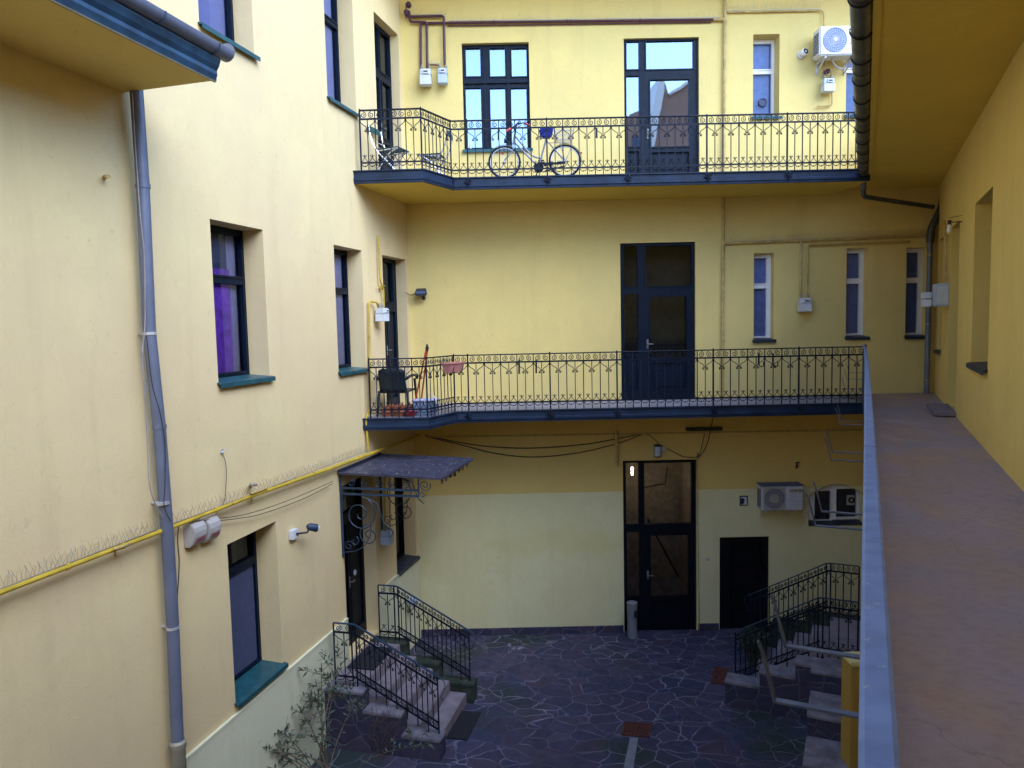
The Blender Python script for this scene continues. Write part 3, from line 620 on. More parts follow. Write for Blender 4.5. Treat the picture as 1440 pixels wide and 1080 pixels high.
def balcony(name, label, zf, pts, slab_poly, bays, H, th, mats, groups=None):
    """pts: front path; bays: list of (A,B,n)"""
    t = thing(name, label, 'balcony', (pts[0][0], pts[0][1], zf-th))
    m = MB(); m.prism([(x, y, zf-th) for x, y in slab_poly], (0, 0, th)); m.mi = [0]*len(m.f); m.mi[1] = 1
    m.build('slab', [M['soffit'], M['bfloor']], t)
    m = MB(); m.sweep([(x, y, zf) for x, y in pts], FASC); f = m.build('fascia', M['fascia'], t)
    m = MB(); HP = [(-.020, -.010), (.020, -.010), (.023, 0), (.020, .010), (-.020, .010), (-.023, 0)]
    ins = .045
    path = [bays[0][0]]+[b[1] for b in bays]
    m.sweep([(x, y, zf+H) for x, y in path], HP); m.build('handrail', M['iron'], t)
    for i, (a, b, n) in enumerate(bays):
        m = MB(); rail_units(m, a, b, n, H, zf, zf, first=(i > 0), last=False); m.build('railing_panel', M['iron'], t)
    for i, (x, y) in enumerate(path):
        m = MB(); m.bar((x, y, zf-.02), (x, y, zf+H-.006), .026, .024, up=(1, 0, 0)); m.ball((x, y, zf+H+.016), .014, 6, 4); m.build('railing_post', M['iron'], t)
        if i > 1:
            n_ = Vector((0, -1)) ; r = MB(); rosette(r, (x, y-ins-.036, zf-.07), (0, -1)); r.build('rosette', M['iron'], f)
    return t
FY = 12.9
def xat(px, y=FY-.0, z=0): return onY(px, 560 if z < 2 else 200, y)[0]
def front_path(zf, px):
    k1 = (-1.39, 12.13) if zf < 2 else (-1.355, 12.13); k2 = (-1.0, FY) if zf < 2 else (-.95, FY); st = (-2.33, 12.17)
    xs = [xat(p, FY, zf) for p in px]
    return st, k1, k2, xs
def mk_balcony(name, label, zf, px, ns, th, H):
    st, k1, k2, xs = front_path(zf, px)
    bays = [(st, k1, 4), (k1, k2, 4)]; prev = k2
    for x, n in zip(xs, ns): bays.append((prev, (x, FY), n)); prev = (x, FY)
    o = .045
    outer = [(-2.45, 12.13), (k1[0]+.02, k1[1]-o), (k2[0]+.03, FY-o), (6.12, FY-o)]
    slab = outer+[(6.12, 14.29), (-1.915, 14.29)]
    return balcony(name, label, zf, outer, slab, bays, H, th, None)
mk_balcony('balcony', 'lower balcony with dark scrolled iron railing, at gallery level', LF, [659, 774, 868, 1003, 1123, 1216], [1, 5, 4, 6, 5, 4], .19, .97)
mk_balcony('balcony', 'upper balcony with blue-black scrolled railing and a bicycle on it', UF, [657, 769, 882, 994, 1107, 1214], [1, 5, 5, 5, 5, 5], .19, .95)

# ---- gallery on the right where the viewer stands
gal = thing('walkway_gallery', 'open gallery with worn reddish floor and pale blue flat handrail on the right', 'gallery', (3, 6, -.2))
P2 = lambda s, d: FR.p(s, d, 0)[:2]
poly = [(6.121, 14.29), (6.121, FY-.045)]+[P2(3.0, 1.215), P2(6, 1.185), P2(10, 1.175), P2(20, 1.175)]+[P2(20, 0.001), P2(0.002, 0.001)]
m = MB(); m.prism([(x, y, -.19) for x, y in poly], (0, 0, .19)); m.mi[1] = 1; m.build('slab', [M['soffit'], M['gfloor']], gal)
m = MB(); m.sweep([(x, y, 0) for x, y in [(6.121, FY-.04)]+[P2(3.0, 1.217), P2(6, 1.187), P2(10, 1.177), P2(20, 1.177)]], [(a*.6, b) for a, b in FASC]); m.build('fascia', M['fascia'], gal)
HR = [(2.02, 1.245), (2.3, 1.238), (3.2, 1.222), (4.5, 1.210), (6.0, 1.203), (8, 1.20), (11, 1.20), (13.2, 1.20), (16.5, 1.205), (20, 1.205)]
path = crom([FR.p(s, d, 1.0) for s, d in HR], 5)
m = MB(); m.sweep(path, [(-.022, -.016), (-.021, -.003), (-.015, .001), (.015, .001), (.021, -.003), (.022, -.016), (.016, -.018), (-.016, -.018)]); hr = m.build('handrail', M['handrail'], gal)
m = MB()
for s in (13.25, 11.2): q = FR.p(s, 1.20, 1.0012); m.bar(Vector(q)-Vector((*FR.n, 0))*.0235, Vector(q)+Vector((*FR.n, 0))*.0235, .004, .001)
m.build('handrail_joint', M['fascia'], hr)
bs = [(2.04, 1.243), (3.5, 1.222), (5.0, 1.210), (6.5, 1.203), (8.0, 1.20), (9.5, 1.20), (11, 1.2), (12.5, 1.2), (14, 1.2), (15.5, 1.202)]
for i in range(len(bs)-1):
    m = MB(); rail_units(m, P2(*bs[i]), P2(*bs[i+1]), 5, .985, 0, 0, last=False, first=False); m.build('railing_panel', M['ironb'], gal)
for s, d in bs: m = MB(); x, y = P2(s, d); m.bar((x, y, -.03), (x, y, .984), .018, .018, up=(1, 0, 0)); m.build('railing_post', M['ironb'], gal)
x, y = P2(2.0, 1.24); m = MB(); m.bar((x+.02, y, .70), (x+.035, y+.02, 1.0), .06, .006, up=(0, 1, 0)); m.build('corner_plate', M['iron'], gal)

# ---- upper right gallery: only its underside and gutter show
ug = thing('upper_gallery', 'ochre underside of the gallery overhead on the right with its dark gutter edge', 'gallery', (3.2, 6, 3.88))
poly = [(6.121, 14.29), (6.121, FY-.04)]+[P2(s, 1.19) for s in (3.0, 10, 22)]+[P2(22, 0.001), P2(0.002, 0.001)]
m = MB(); m.prism([(x, y, 3.885) for x, y in poly], (0, 0, .20)); m.build('slab', M['soffit'], ug)
m = MB(); m.sweep([FR.p(s, 1.195, 3.885) for s in (2.2, 10, 22)], [(-.05, -.012), (.01, -.012), (.01, .20), (-.0, .20), (-.0, -.001), (-.05, -.001)]); m.build('edge_strip', M['soffit'], ug)
def gutter_prof(r, t=.006, k=10):
    o = [(r*math.cos(math.pi+math.pi*i/k), r*math.sin(math.pi+math.pi*i/k)) for i in range(k+1)]
    i_ = [((r-t)*math.cos(2*math.pi-math.pi*i/k), (r-t)*math.sin(2*math.pi-math.pi*i/k)) for i in range(k+1)]
    return o+i_
rg = thing('roof_gutter', 'dark half-round gutter with strap brackets along the right overhead gallery', 'gutter', FR.p(8, 1.3, 3.8))
m = MB(); m.sweep([FR.p(s, 1.285, 3.93) for s in (1.55, 8, 22)], gutter_prof(.088)); m.build('channel', M['zincdk'], rg, smooth=True)
m = MB()
for s in (1.55,): m.lathe(FR.p(s, 1.285, 3.93), [(.001, 0), (.087, 0), (.087, .004)], 20, (*FR.u, 0))
m.build('end_cap', M['zincdk'], rg)
s = 2.0
while s < 20:
    m = MB(); a = [FR.p(s, 1.285+.096*math.cos(x), 3.93+.096*math.sin(x)) for x in [math.pi*.93+i*(math.pi*1.07)/12 for i in range(13)]]
    m.tube(a+[FR.p(s, 1.20, 3.97)], .0075, 5); m.build('bracket', M['black'], rg); s += .72
m = MB()
for s in (4.3, 6.2, 8.1, 10.0): m.tube([FR.p(s, 1.285+.0905*math.cos(x), 3.93+.0905*math.sin(x)) for x in [math.pi+i*math.pi/12 for i in range(13)]], .0035, 5)
m.build('seam', M['zincdk'], rg)
# ---- drain pipe from that gutter down the corner
dp = thing('downpipe', 'bright zinc drainpipe in the right far corner fed by a slanting pipe from the gutter', 'drainpipe', FB.p(7.9, .1, 0))
g0 = FR.p(1.75, 1.285, 3.85); a0 = (g0[0], g0[1], 3.74); e0 = onY(1222, 279, g0[1]+.05)
c1 = onY(1315, 288, 14.1); 
m = MB(); m.tube([g0, (g0[0], g0[1], 3.70)], .052, 12); m.build('outlet', M['zinc'], dp, smooth=True)
m = MB(); m.tube(elbow([(g0[0], g0[1], 3.72), (g0[0]+.01, g0[1]+.01, 3.58), onY(1312, 291, 14.08)], .10), .042, 12); m.build('slanting_pipe', M['zincdk'], dp, smooth=True)
b1 = onY(1328, 259, 14.12); b2 = onY(1325, 290, 14.14); b3 = onY(1309, 322, 14.18); b4 = onY(1306, 551, 14.18)
m = MB(); m.tube(elbow([(b1[0], b1[1], 3.88), b2, b3, (b3[0]-.01, b3[1], b3[2]-.25)], .12), .066, 12); m.build('elbow', M['zincdk'], dp, smooth=True)
m = MB(); m.tube([(b3[0]-.01, b3[1], b3[2]-.1), (b3[0]-.01, b3[1], 0)], .048, 12); m.build('pipe', M['zinc'], dp, smooth=True)
m = MB()
for z in (2.6, 1.3, .25): m.lathe((b3[0]-.01, b3[1], z), [(.050, 0), (.054, 0), (.054, .03), (.050, .03)], 12)
m.build('clamp', M['zincold'], dp)

# ---- upper left gallery end with gutter
lg = thing('upper_gallery', 'cream underside and blue metal edge of the gallery overhead on the left', 'gallery', FL.p(-8, .5, 3.76))
se = -7.22; dl = 1.02
po = [FL.p(se, 0, 3.76), FL.p(-16, 0, 3.76), FL.p(-16, dl, 3.76), FL.p(se-.05, dl, 3.76)]
m = MB(); m.prism(list(po), (0, 0, .24)); m.build('slab', M['right'], lg)
OG = [(-.02, 0.0), (.015, 0.0), (.02, .015), (.035, .05), (.03, .085), (.055, .12), (.075, .17), (.075, .185), (-.02, .185)]
m = MB(); m.sweep([FL.p(-16, dl, 3.755), FL.p(se-.05, dl, 3.755)], OG); m.build('fascia', M['fasciab'], lg)
m = MB(); m.sweep([FL.p(-16, dl-.01, 3.752), FL.p(se-.04, dl-.01, 3.752)], [(-.0, -.006), (.02, -.006), (.03, .02), (.0, .01)]); m.build('drip_edge', M['zincold'], lg)
gl = thing('roof_gutter', 'grey-blue round gutter along the gallery edge at the top left', 'gutter', FL.p(-8, 1.15, 3.95))
m = MB(); m.sweep([FL.p(-16, dl+.075, 4.03), FL.p(se+.05, dl+.075, 4.03)], gutter_prof(.085)); m.build('channel', M['zinc'], gl, smooth=True)
m = MB(); m.lathe(FL.p(se+.045, dl+.075, 4.03), [(.001, 0), (.084, 0), (.084, .004)], 20, (*FL.u, 0)); m.build('end_cap', M['zinc'], gl)
for s in (-7.4, -8.1, -9.2, -9.95):
    m = MB(); m.tube([FL.p(s, dl+.075+.091*math.cos(x), 4.03+.091*math.sin(x)) for x in [math.pi*.9+i*(math.pi*1.1)/12 for i in range(13)]], .006, 5); m.build('bracket', M['fasciab'], gl)
# ------------------------------------------------------------------ stairs
def stair(name, label, fr, s_in0, s_in1, near_cap, far_cap, caps, d_land, d0=.55, flip=1):
    t = thing(name, label, 'stairs', fr.p((s_in0+s_in1)/2, .8, GZ))
    L = -3.72
    m = MB(); tr = .28; n = 5; m.cur = 0
    m.box(fr, s_in0, s_in1, .002, d_land, GZ-.02, L)
    for i in range(1, n): m.box(fr, s_in0, s_in1, d_land+tr*(i-1), d_land+tr*i, GZ-.02, L-.18*i)
    m.build('steps', M['tread'], t, bevel=.012)
    for (a, b), mt in ((near_cap, 'clad'), (far_cap, 'moss')):
        m = MB(); c = MB()
        for (x0, x1, z) in caps:
            m.box(fr, a, b, x0+(.002 if x0 < .1 else 0), x1, GZ-.02, z-.05)
            c.box(fr, a-.012, b+.012, max(x0-.0, .003), x1+.014, z-.05, z)
        w = m.build('side_wall', M[mt], t); c.build('coping', M['capst' if mt == 'clad' else 'moss'], w, bevel=.01)
    return t, L
st1, LZ = stair('stone_stairs', 'grey stairs with stone-clad side walls climbing to the awning door at the left', FL, -3.70, -2.32, (-3.95, -3.702), (-2.318, -2.08), [(0, .62, -3.72), (.62, 1.20, -4.0), (1.20, 1.78, -4.3)], .55)
st2, _ = stair('stone_stairs', 'dark mossy stairs climbing to the right beneath the gallery', FR, 2.62, 4.40, (4.402, 4.70), (2.38, 2.618), [(0, 2.1, -3.72), (2.1, 2.62, -3.95), (2.62, 3.14, -4.2)], 1.70)
def stair_rail(name, label, fr, s, d_wall, d_top, d_bot, zt_post, z_low, n_land, n_run, swap=False):
    """landing section then a sloping section; curl at the foot"""
    t = thing(name, label, 'railing', fr.p(s, d_bot, z_low)); H = .93; L = -3.72
    W2 = lambda d: fr.p(s, d, 0)[:2]
    m = MB(); rail_units(m, W2(d_wall), W2(d_top), n_land, H, L, L, last=False); m.build('railing_panel', M['iron'], t)
    zb0, zb1 = L-.0, z_low
    m = MB(); rail_units(m, W2(d_top), W2(d_bot), n_run, H, zb0, zb1, last=False, stair=True, first=False); m.build('railing_panel', M['iron'], t)
    pts = [fr.p(s, d_wall, L+H), fr.p(s, d_top-.03, L+H), fr.p(s, d_top+.03, zb0+H-.01), fr.p(s, d_bot+.05, zb1+H-.03)]
    m = MB()
    for a, b in zip(pts, pts[1:]): m.bar(a, b, .040, .012)
    e = [(d_bot+.05, H-.03), (d_bot+.10, H-.07), (d_bot+.115, H-.14), (d_bot+.06, H-.25), (d_bot+.035, H-.31), (d_bot+.055, H-.345), (d_bot+.075, H-.325), (d_bot+.06, H-.31)]
    m.tube([fr.p(s, d, zb1+z) for d, z in e], .006, 5); m.build('handrail', M['ironb'], t)
    for d, z0 in ((d_wall, L-.02), (d_top-.04, L-.02), (d_top+.03, L-.05), (d_bot, zb1-.06)):
        m = MB(); m.bar(fr.p(s, d, z0), fr.p(s, d, (L if d < d_bot else zb1)+H-.004), .02, .02, up=(1, 0, 0)); m.lathe(fr.p(s, d, z0+.0), [(.03, 0), (.03, .012), (.016, .03)], 8); m.build('railing_post', M['iron'], t)
    return t
stair_rail('stair_railing', 'scrolled iron stair railing on the near side of the left stairs, half behind the shrub', FL, -3.80, .14, .46, 1.72, 0, -4.38, 1, 8)
stair_rail('stair_railing', 'scrolled iron stair railing on the wall side of the left stairs', FL, -2.20, .14, .46, 1.70, 0, -4.38, 1, 8)
stair_rail('stair_railing', 'scrolled railing on the near side of the right stairs, ending by the rusty grate', FR, 4.34, 1.25, 1.78, 3.04, 0, -4.46, 2, 8)
stair_rail('stair_railing', 'scrolled railing on the back side of the right stairs, in front of the cellar door', FR, 2.55, 1.25, 1.74, 3.04, 0, -4.46, 2, 8)
# stepped masonry that comes down towards the viewer beside the pier
t = thing('stepped_wall', 'crumbling stepped wall with pale tops and black-stained faces left of the ochre pier', 'wall', FR.p(5.3, 1.6, GZ))
m = MB(); c = MB()
for a, b, z in ((4.702, 4.93, -3.70), (4.93, 5.68, -4.0), (5.68, 6.42, -4.3)):
    m.box(FR, a, b, .002, 1.86, GZ-.02, z-.04); c.box(FR, a+.0, b+.02, .003, 1.875, z-.04, z)
w = m.build('masonry', M['clad'], t); c.build('coping', M['capst'], t, bevel=.008)
# taller rubble blocks with pots at the stair head
m = MB(); m.box(FR, 3.3, 3.9, .9, 1.2, LZ, LZ+.32); m.box(FR, 3.42, 3.8, .95, 1.15, LZ+.32, LZ+.42); tag(m.build('planter_trough', M['moss'], bevel=.01), 'dark stone trough on the landing of the right stairs', 'planter')
m = MB(); a = onZ(1190, 932, -2.87); m.box(W, a[0]+.08, a[0]+.75, 9.14, 9.44, GZ-.02, -2.93)
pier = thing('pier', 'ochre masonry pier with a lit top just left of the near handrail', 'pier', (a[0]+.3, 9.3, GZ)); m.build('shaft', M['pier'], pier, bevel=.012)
m = MB(); m.box(W, a[0]+.07, a[0]+.76, 9.13, 9.45, -2.93, -2.87); m.build('top', M['pier_lit'], pier, bevel=.01)
# doormats
def mat_(s, q, z, label):
    m = MB(); m.prism([(x, y, z) for x, y in q], (0, 0, .016)); tag(m.build('doormat', M['mat']), label, 'doormat')
mat_(0, [FL.p(-3.3, .07, 0)[:2], FL.p(-3.3, .52, 0)[:2], FL.p(-2.52, .52, 0)[:2], FL.p(-2.52, .07, 0)[:2]], LZ+.004, 'dark doormat on the landing under the awning')
q = [onZ(x, y, GZ)[:2] for x, y in ((634, 1000), (676, 1003), (657, 1042), (622, 1038))]
mat_(0, q[::-1], GZ+.006, 'black doormat on the flagstones at the foot of the left stairs')

# ------------------------------------------------------------------ iron awning
aw = thing('door_awning', 'flat dark sheet awning on scrolled iron brackets over the left front door', 'awning', FL.p(-2.4, .8, -1.2))
S0, S1, AD, AZ = -3.22, -1.62, 1.66, -.74
m = MB(); q = FL.p
m.hexa([q(S0, .01, AZ+.02), q(S1, .01, AZ+.02), q(S1, AD, AZ-.02), q(S0, AD, AZ-.02), q(S0, .01, AZ+.035), q(S1, .01, AZ+.035), q(S1, AD, AZ-.005), q(S0, AD, AZ-.005)])
m.bar(q(S0, .01, AZ+.04), q(S0, AD, AZ), .03, .03); m.bar(q(S1, .01, AZ+.04), q(S1, AD, AZ), .03, .03); m.bar(q(S0, AD, AZ-.005), q(S1, AD, AZ-.005), .03, .035); m.bar(q(S0, .015, AZ+.05), q(S1, .015, AZ+.05), .02, .06)
m.build('sheet', M['awn'], aw)
def sp3(fr, s, d, z, r0, r1, a0, turns, fl=1, k=26): return [fr.p(s, x, y) for x, y in spiral(d, z, r0, r1, a0, turns, k, fl)]
for s in (S0+.06, S1-.06):
    m = MB(); mt = 'ironb'
    m.bar(q(s, .02, AZ-.02), q(s, .02, AZ-1.28), .02, .035, up=(1, 0, 0))
    m.bar(q(s, .05, AZ-.20), q(s, 1.28, AZ-.20), .022, .03); m.bar(q(s, .05, AZ-.29), q(s, 1.28, AZ-.29), .022, .03); m.bar(q(s, 1.28, AZ-.305), q(s, 1.28, AZ-.03), .03, .022, up=(1, 0, 0))
    T = lambda p, r=.009: m.tube(p, r, 5)
    T(sp3(FL, s, .32, AZ-.60, .285, .03, math.pi*.55, 1.75, -1, 34)); T(sp3(FL, s, .46, AZ-.92, .17, .02, math.pi*.55, 1.6, 1, 26))
    T([q(s, *p) for p in [(.45, AZ-.34), (.60, AZ-.42), (.66, AZ-.58), (.70, AZ-.70), (.80, AZ-.78)]], .008)
    T([q(s, .05, AZ-1.2)]+[q(s, .08+.42*math.sin(x), AZ-.80-.40*math.cos(x)) for x in (.3, .6, .9, 1.2, 1.5, 1.8)], .007)
    T(sp3(FL, s, .12, AZ-1.10, .09, .015, 0, 1.3, 1, 14), .007); T(sp3(FL, s, .22, AZ-1.02, .08, .02, 2, .9, -1, 12), .007)
    T(sp3(FL, s, 1.38, AZ-.12, .095, .015, math.pi*.9, 1.6, -1, 20), .007); T(sp3(FL, s, 1.34, AZ-.25, .05, .01, math.pi*.9, 1.4, -1, 14), .006)
    for x in (.2, .42, .64, .86, 1.08): T(sp3(FL, s, x, AZ-.115, .07, .012, math.pi*.5, 1.5, 1 if int(x*50) % 2 else -1, 16), .006)
    m.build('bracket', M[mt], aw)
m = MB()
for k in range(7):
    s = S0+.2+k*.21; m.tube([q(s+a, AD-.06, AZ-.03+b) for a, b in spiral(0, -.05, .06, .012, 1.57, 1.4, 14, 1 if k % 2 else -1)], .0055, 4)
m.build('front_scrolls', M['iron'], aw)
m = MB(); rr = random.Random(4)
for k in range(70):
    s = rr.uniform(S0+.05, S1-.05); d = rr.uniform(.05, AD-.05); z = AZ+.036-.04*d/AD; r = rr.uniform(.004, .011)
    m.lathe(q(s, d, z), [(r, 0), (r*.6, .003)], 6)
m.build('debris', M['clamp'], aw)

# ------------------------------------------------------------------ pipes on the walls
def pipe(name, label, cat, runs, mat, fr=None, r=.02, group=None, rad=.05, parts=None, n=8, clamps=0, cm='gasw'):
    """runs: list of list of world points; one thing"""
    m = MB()
    for rn in runs:
        pts, rr_ = (rn if isinstance(rn, tuple) else (rn, r))
        m.tube(elbow(pts, rad), rr_, n)
    if clamps:
        for rn in runs:
            pts, rr_ = (rn if isinstance(rn, tuple) else (rn, r))
            for a, b in zip(pts, pts[1:]):
                a, b = Vector(a), Vector(b); L = (b-a).length; k = int(L/clamps); t = (b-a).normalized() if L > 0 else None
                for i in range(1, k+1): m.lathe(a+t*(i*L/(k+1)), [(rr_+.001, -.013), (rr_+.006, -.013), (rr_+.006, .013), (rr_+.001, .013)], 8, t)
    o = m.build(name, M[mat], smooth=True); return tag(o, label, cat, group)
B = lambda x, y, d=.05: FB.P(x, y, d)
Lp = lambda x, y, d=.06: FL.P(x, y, d)
Rp = lambda x, y, d=.06: FR.P(x, y, d)
GP = 'gas pipes on the walls'
pipe('gas_pipe', 'maroon gas pipe crossing above the six-pane window, with drops to two meters', 'gas pipe', [[B(592, 98), B(591.5, 32.5), B(1003, 27.5)], [B(601, 96, .07), B(600, 31, .07), B(577, 31, .07), B(575, 15, .07), B(569, 17, .1)], [B(625.5, 92, .075), B(624, 22.5, .075), B(573, 23.5, .075)], ([B(603, 91), B(617, 91.5), B(617, 98)], .014)], 'gasm', r=.024, group=GP, clamps=1.35)
pipe('gas_pipe', 'thin maroon pipe running just under the thick maroon gas pipe', 'gas pipe', [[B(630, 36.5, .03), B(1000, 31.5, .03)]], 'gasm', r=.010, group=GP)
pipe('gas_pipe', 'yellowish riser pipe running down the back wall between door and slim windows', 'gas pipe', [[B(1003, 27.5), B(1018, 27)], [B(1020, -40), B(1019, 100), B(1017.5, 244)], [B(1017, 276), B(1016, 558)]], 'gasw', r=.030, group=GP, clamps=1.6)
pipe('gas_pipe', 'rusty thin branch pipe near the top right of the back wall, below bird spikes', 'gas pipe', [[B(1022, 17), B(1156, 14.5), B(1158.5, 20), B(1159.5, 108)], [B(1170, 128), B(1170, 148), B(1149, 149.5)]], 'gasw', r=.014, group=GP, clamps=.9)
pipe('gas_pipe', 'straight wall-coloured pipe under the spikes above the slim windows', 'gas pipe', [[B(1018, 342.5), B(1306, 331.5)], [B(1126.5, 339, .06), B(1126, 421, .06)]], 'gasw', r=.022, group=GP, clamps=1.2)
pipe('gas_pipe', 'bent wall-coloured pipe rising from the white meter and running right', 'gas pipe', [[B(1134.5, 421, .07), B(1136, 344, .07), B(1279, 339.5, .07)]], 'gasw', r=.020, group=GP, clamps=1.0)
pipe('gas_pipe', 'long bright yellow gas pipe climbing across the whole left wall', 'gas pipe', [[FL.p(-16, .10, -.44), Lp(0, 833, .10), Lp(237, 743, .10), Lp(360, 695, .10), Lp(475, 655, .10), Lp(556, 625, .10), Lp(590, 612, .10)]], 'gasy', r=.026, group=GP, rad=.2, clamps=.9)
pipe('gas_pipe', 'yellow hanging pipe beside the door at the left end of the lower balcony', 'gas pipe', [([Lp(532.5, 331), Lp(534.5, 395), Lp(539, 405), Lp(540, 432)], .016), ([Lp(533, 437, .08), Lp(530, 425, .08), Lp(519, 424, .05), Lp(520.5, 575, .05), Lp(514.5, 588, .05), Lp(518, 634, .05)], .018)], 'gasy', group=GP, clamps=.8)
pipe('gas_pipe', 'short thick capped pipe stub left of the ground floor entrance door', 'gas pipe', [[B(867, 606, .06), B(867.5, 655, .06)]], 'gasw', r=.034, group=GP)
pipe('gas_pipe', 'orange-yellow pair of thin pipes behind the awning brackets', 'gas pipe', [[Lp(540.5, 655, .05), Lp(541.5, 748, .05)], [Lp(548, 655, .05), Lp(548.5, 748, .05)]], 'gasy', r=.014, group=GP)
pipe('conduit', 'slim yellowish conduit down the right side of the ground floor entrance', 'conduit', [[B(980.5, 636, .02), B(983, 884, .02)]], 'gasw', r=.010)
pipe('conduit', 'long dark conduit tucked under the lower balcony', 'conduit', [[B(600, 614.5, .05), B(1212, 604.5, .05)]], 'gasw', r=.016, clamps=1.1)
m = MB(); a, z = FB.px(965, 604, .09); b, _ = FB.px(1016, 604, .09); m.box(FB, a, b, .03, .10, z-.03, z+.035); tag(m.build('cable_duct', M['black'], bevel=.004), 'black cable duct under the balcony above the entrance', 'cable duct')
pipe('pipe_stub', 'short rusty pipe stub poking out of the upper left wall', 'pipe', [[Lp(146, 249, -.02), Lp(152, 248, .10)]], 'gasw', r=.020)
pipe('pipe_stub', 'bent capped vent stub above the yellow pipe on the left wall', 'pipe', [[Lp(352, 684, -.02), Lp(353, 681.5, .10), Lp(361, 681, .13)]], 'zincold', r=.022, rad=.03)
pipe('pipe_stub', 'small black bracket stub above the air conditioner by the arched window', 'pipe', [[B(1120, 658, 0), B(1121, 653, .06)], [B(1124, 650, .05), B(1119, 651, .06)]], 'black', r=.016)
# pipe supports on the left wall
for i, (x, y, lab) in enumerate(((170, 778, 'rusty angle bracket under the yellow pipe left of the downpipe'), (362, 700, 'rusty angle bracket under the yellow pipe above the ground floor window'))):
    m = MB(); m.bar(Lp(x-8, y-7+0, .0), Lp(x-8, y-7, .16), .02, .02); m.bar(Lp(x-8, y-7, .14), Lp(x-8, y+4, 0), .015, .015); m.bar(Lp(x-8, y-6, .13), Lp(x+14, y-14, .13), .02, .015); tag(m.build('pipe_bracket', M['gasw']), lab, 'bracket')
# drainpipe on the left wall
dpl = thing('downpipe', 'tall blue-grey drainpipe standing off the left wall from top to bottom', 'drainpipe', FL.p(-7, .1, GZ))
ctr = [Lp(190, 100, .13), Lp(201, 262, .13), Lp(210, 466, .13), Lp(224, 600, .13), Lp(236, 760, .13), Lp(243, 880, .13), Lp(250, 1050, .13)]
ctr[0] = (ctr[0][0], ctr[0][1], 3.95)
m = MB(); m.tube(ctr, .062, 14); m.build('pipe', M['zinc'], dpl, smooth=True)
for i in (1, 3): p = Vector(ctr[i]); m = MB(); m.lathe(p, [(.0625, -.02), (.068, -.02), (.068, .02), (.0625, .02)], 14, (0, 0, 1)); m.build('joint', M['zinc'], dpl, smooth=True)
for (x, y) in ((210.5, 469), (228.5, 707), (243.5, 882)):
    p = Vector(Lp(x, y, .13)); m = MB(); m.lathe(p, [(.063, -.014), (.068, -.014), (.068, .014), (.063, .014)], 14); n = Vector((*FL.n, 0)); m.bar(p-n*.065, p-n*.14, .02, .02); m.build('clamp', M['clamp'], dpl)
p = Vector(ctr[-1]); m = MB(); m.lathe((p.x, p.y, GZ), [(.072, 0), (.072, p.z-GZ-.03), (.085, p.z-GZ), (.085, p.z-GZ+.05), (.064, p.z-GZ+.07)], 14); m.build('standpipe', M['zincold'], dpl, smooth=True)
# cables
def cable(label, pts, r=.004, mat='cable', k=6, group=None, name='cable'):
    m = MB(); m.tube(crom(pts, k), r, 5); return tag(m.build(name, M[mat], smooth=True), label, 'cable', group)
cable('pale wire winding down the left side of the big drainpipe', [Lp(x, y, .16) for x, y in ((186, 130), (190, 200), (197, 300), (203, 360), (204, 440), (203, 468), (200, 500), (204, 560), (208, 640), (210, 680), (217, 705), (228, 726))], .006, 'cableg')
cable('dark wire crossing the front of the big drainpipe', [Lp(x, y, .205) for x, y in ((206, 472), (214, 540), (225, 580), (232, 625), (232, 680), (231, 712), (240, 733))], .005)
cable('dark wire coming down right of the drainpipe below the yellow pipe', [Lp(x, y, .05) for x, y in ((251, 740), (250, 762), (252, 790), (250, 830), (247, 868))], .006)
cable('upper thin wire swagged from the drainpipe to the awning', [Lp(x, y, .10) for x, y in ((252, 735), (300, 730), (350, 722), (410, 702), (468, 677))], .0045)
cable('lower thin wire swagged from the drainpipe to the awning', [Lp(x, y, .08) for x, y in ((252, 736), (320, 731), (370, 722), (430, 700), (468, 680))], .0045)
cable('single thin wire hanging from a hook on the left wall down to the yellow pipe', [Lp(x, y, .03) for x, y in ((313, 637), (318, 655), (318, 680), (315, 706), (300, 728))], .0035)
m = MB(); m.ball(Lp(312.5, 636, .02), .018, 8, 5); m.tube([Lp(312, 633, .01), Lp(315, 631, .05)], .008, 6); tag(m.build('wall_hook', M['meterb'], smooth=True), 'small bluish hook on the left wall between window and yellow pipe', 'hook')
cable('upper dark cable sagging under the lower balcony', [B(x, y, .04) for x, y in ((598, 612), (640, 621), (690, 628), (750, 630), (820, 625), (867, 617), (905, 609))], .010)
cable('lower dark cable sagging deepest under the lower balcony', [B(x, y, .04) for x, y in ((600, 614), (650, 626), (700, 638), (752, 642.5), (810, 637), (867, 624), (905, 610))], .009)
cable('thin cable from the sagging bundle to the lamp over the entrance', [B(x, y, .03) for x, y in ((905, 608), (916, 614), (927, 624))], .006)
cable('dark cable from the entrance lamp box to the door corner', [B(x, y, .03) for x, y in ((938, 631), (950, 637), (962, 642.5), (979, 643))], .007)
cable('left cable of the looped pair above the entrance corner', [B(x, y, .05) for x, y in ((991, 608), (988, 622), (985, 634), (980, 643))], .008)
cable('right cable of the looped pair above the entrance corner', [B(x, y, .07) for x, y in ((1003, 586, ), (1000, 600), (995, 622), (988, 636), (980, 644))], .009)
cable('short dark wire between the balcony door and the black floodlight', [Lp(570, 411, .02), B(578, 415, .02), B(584, 412, .05)], .006)
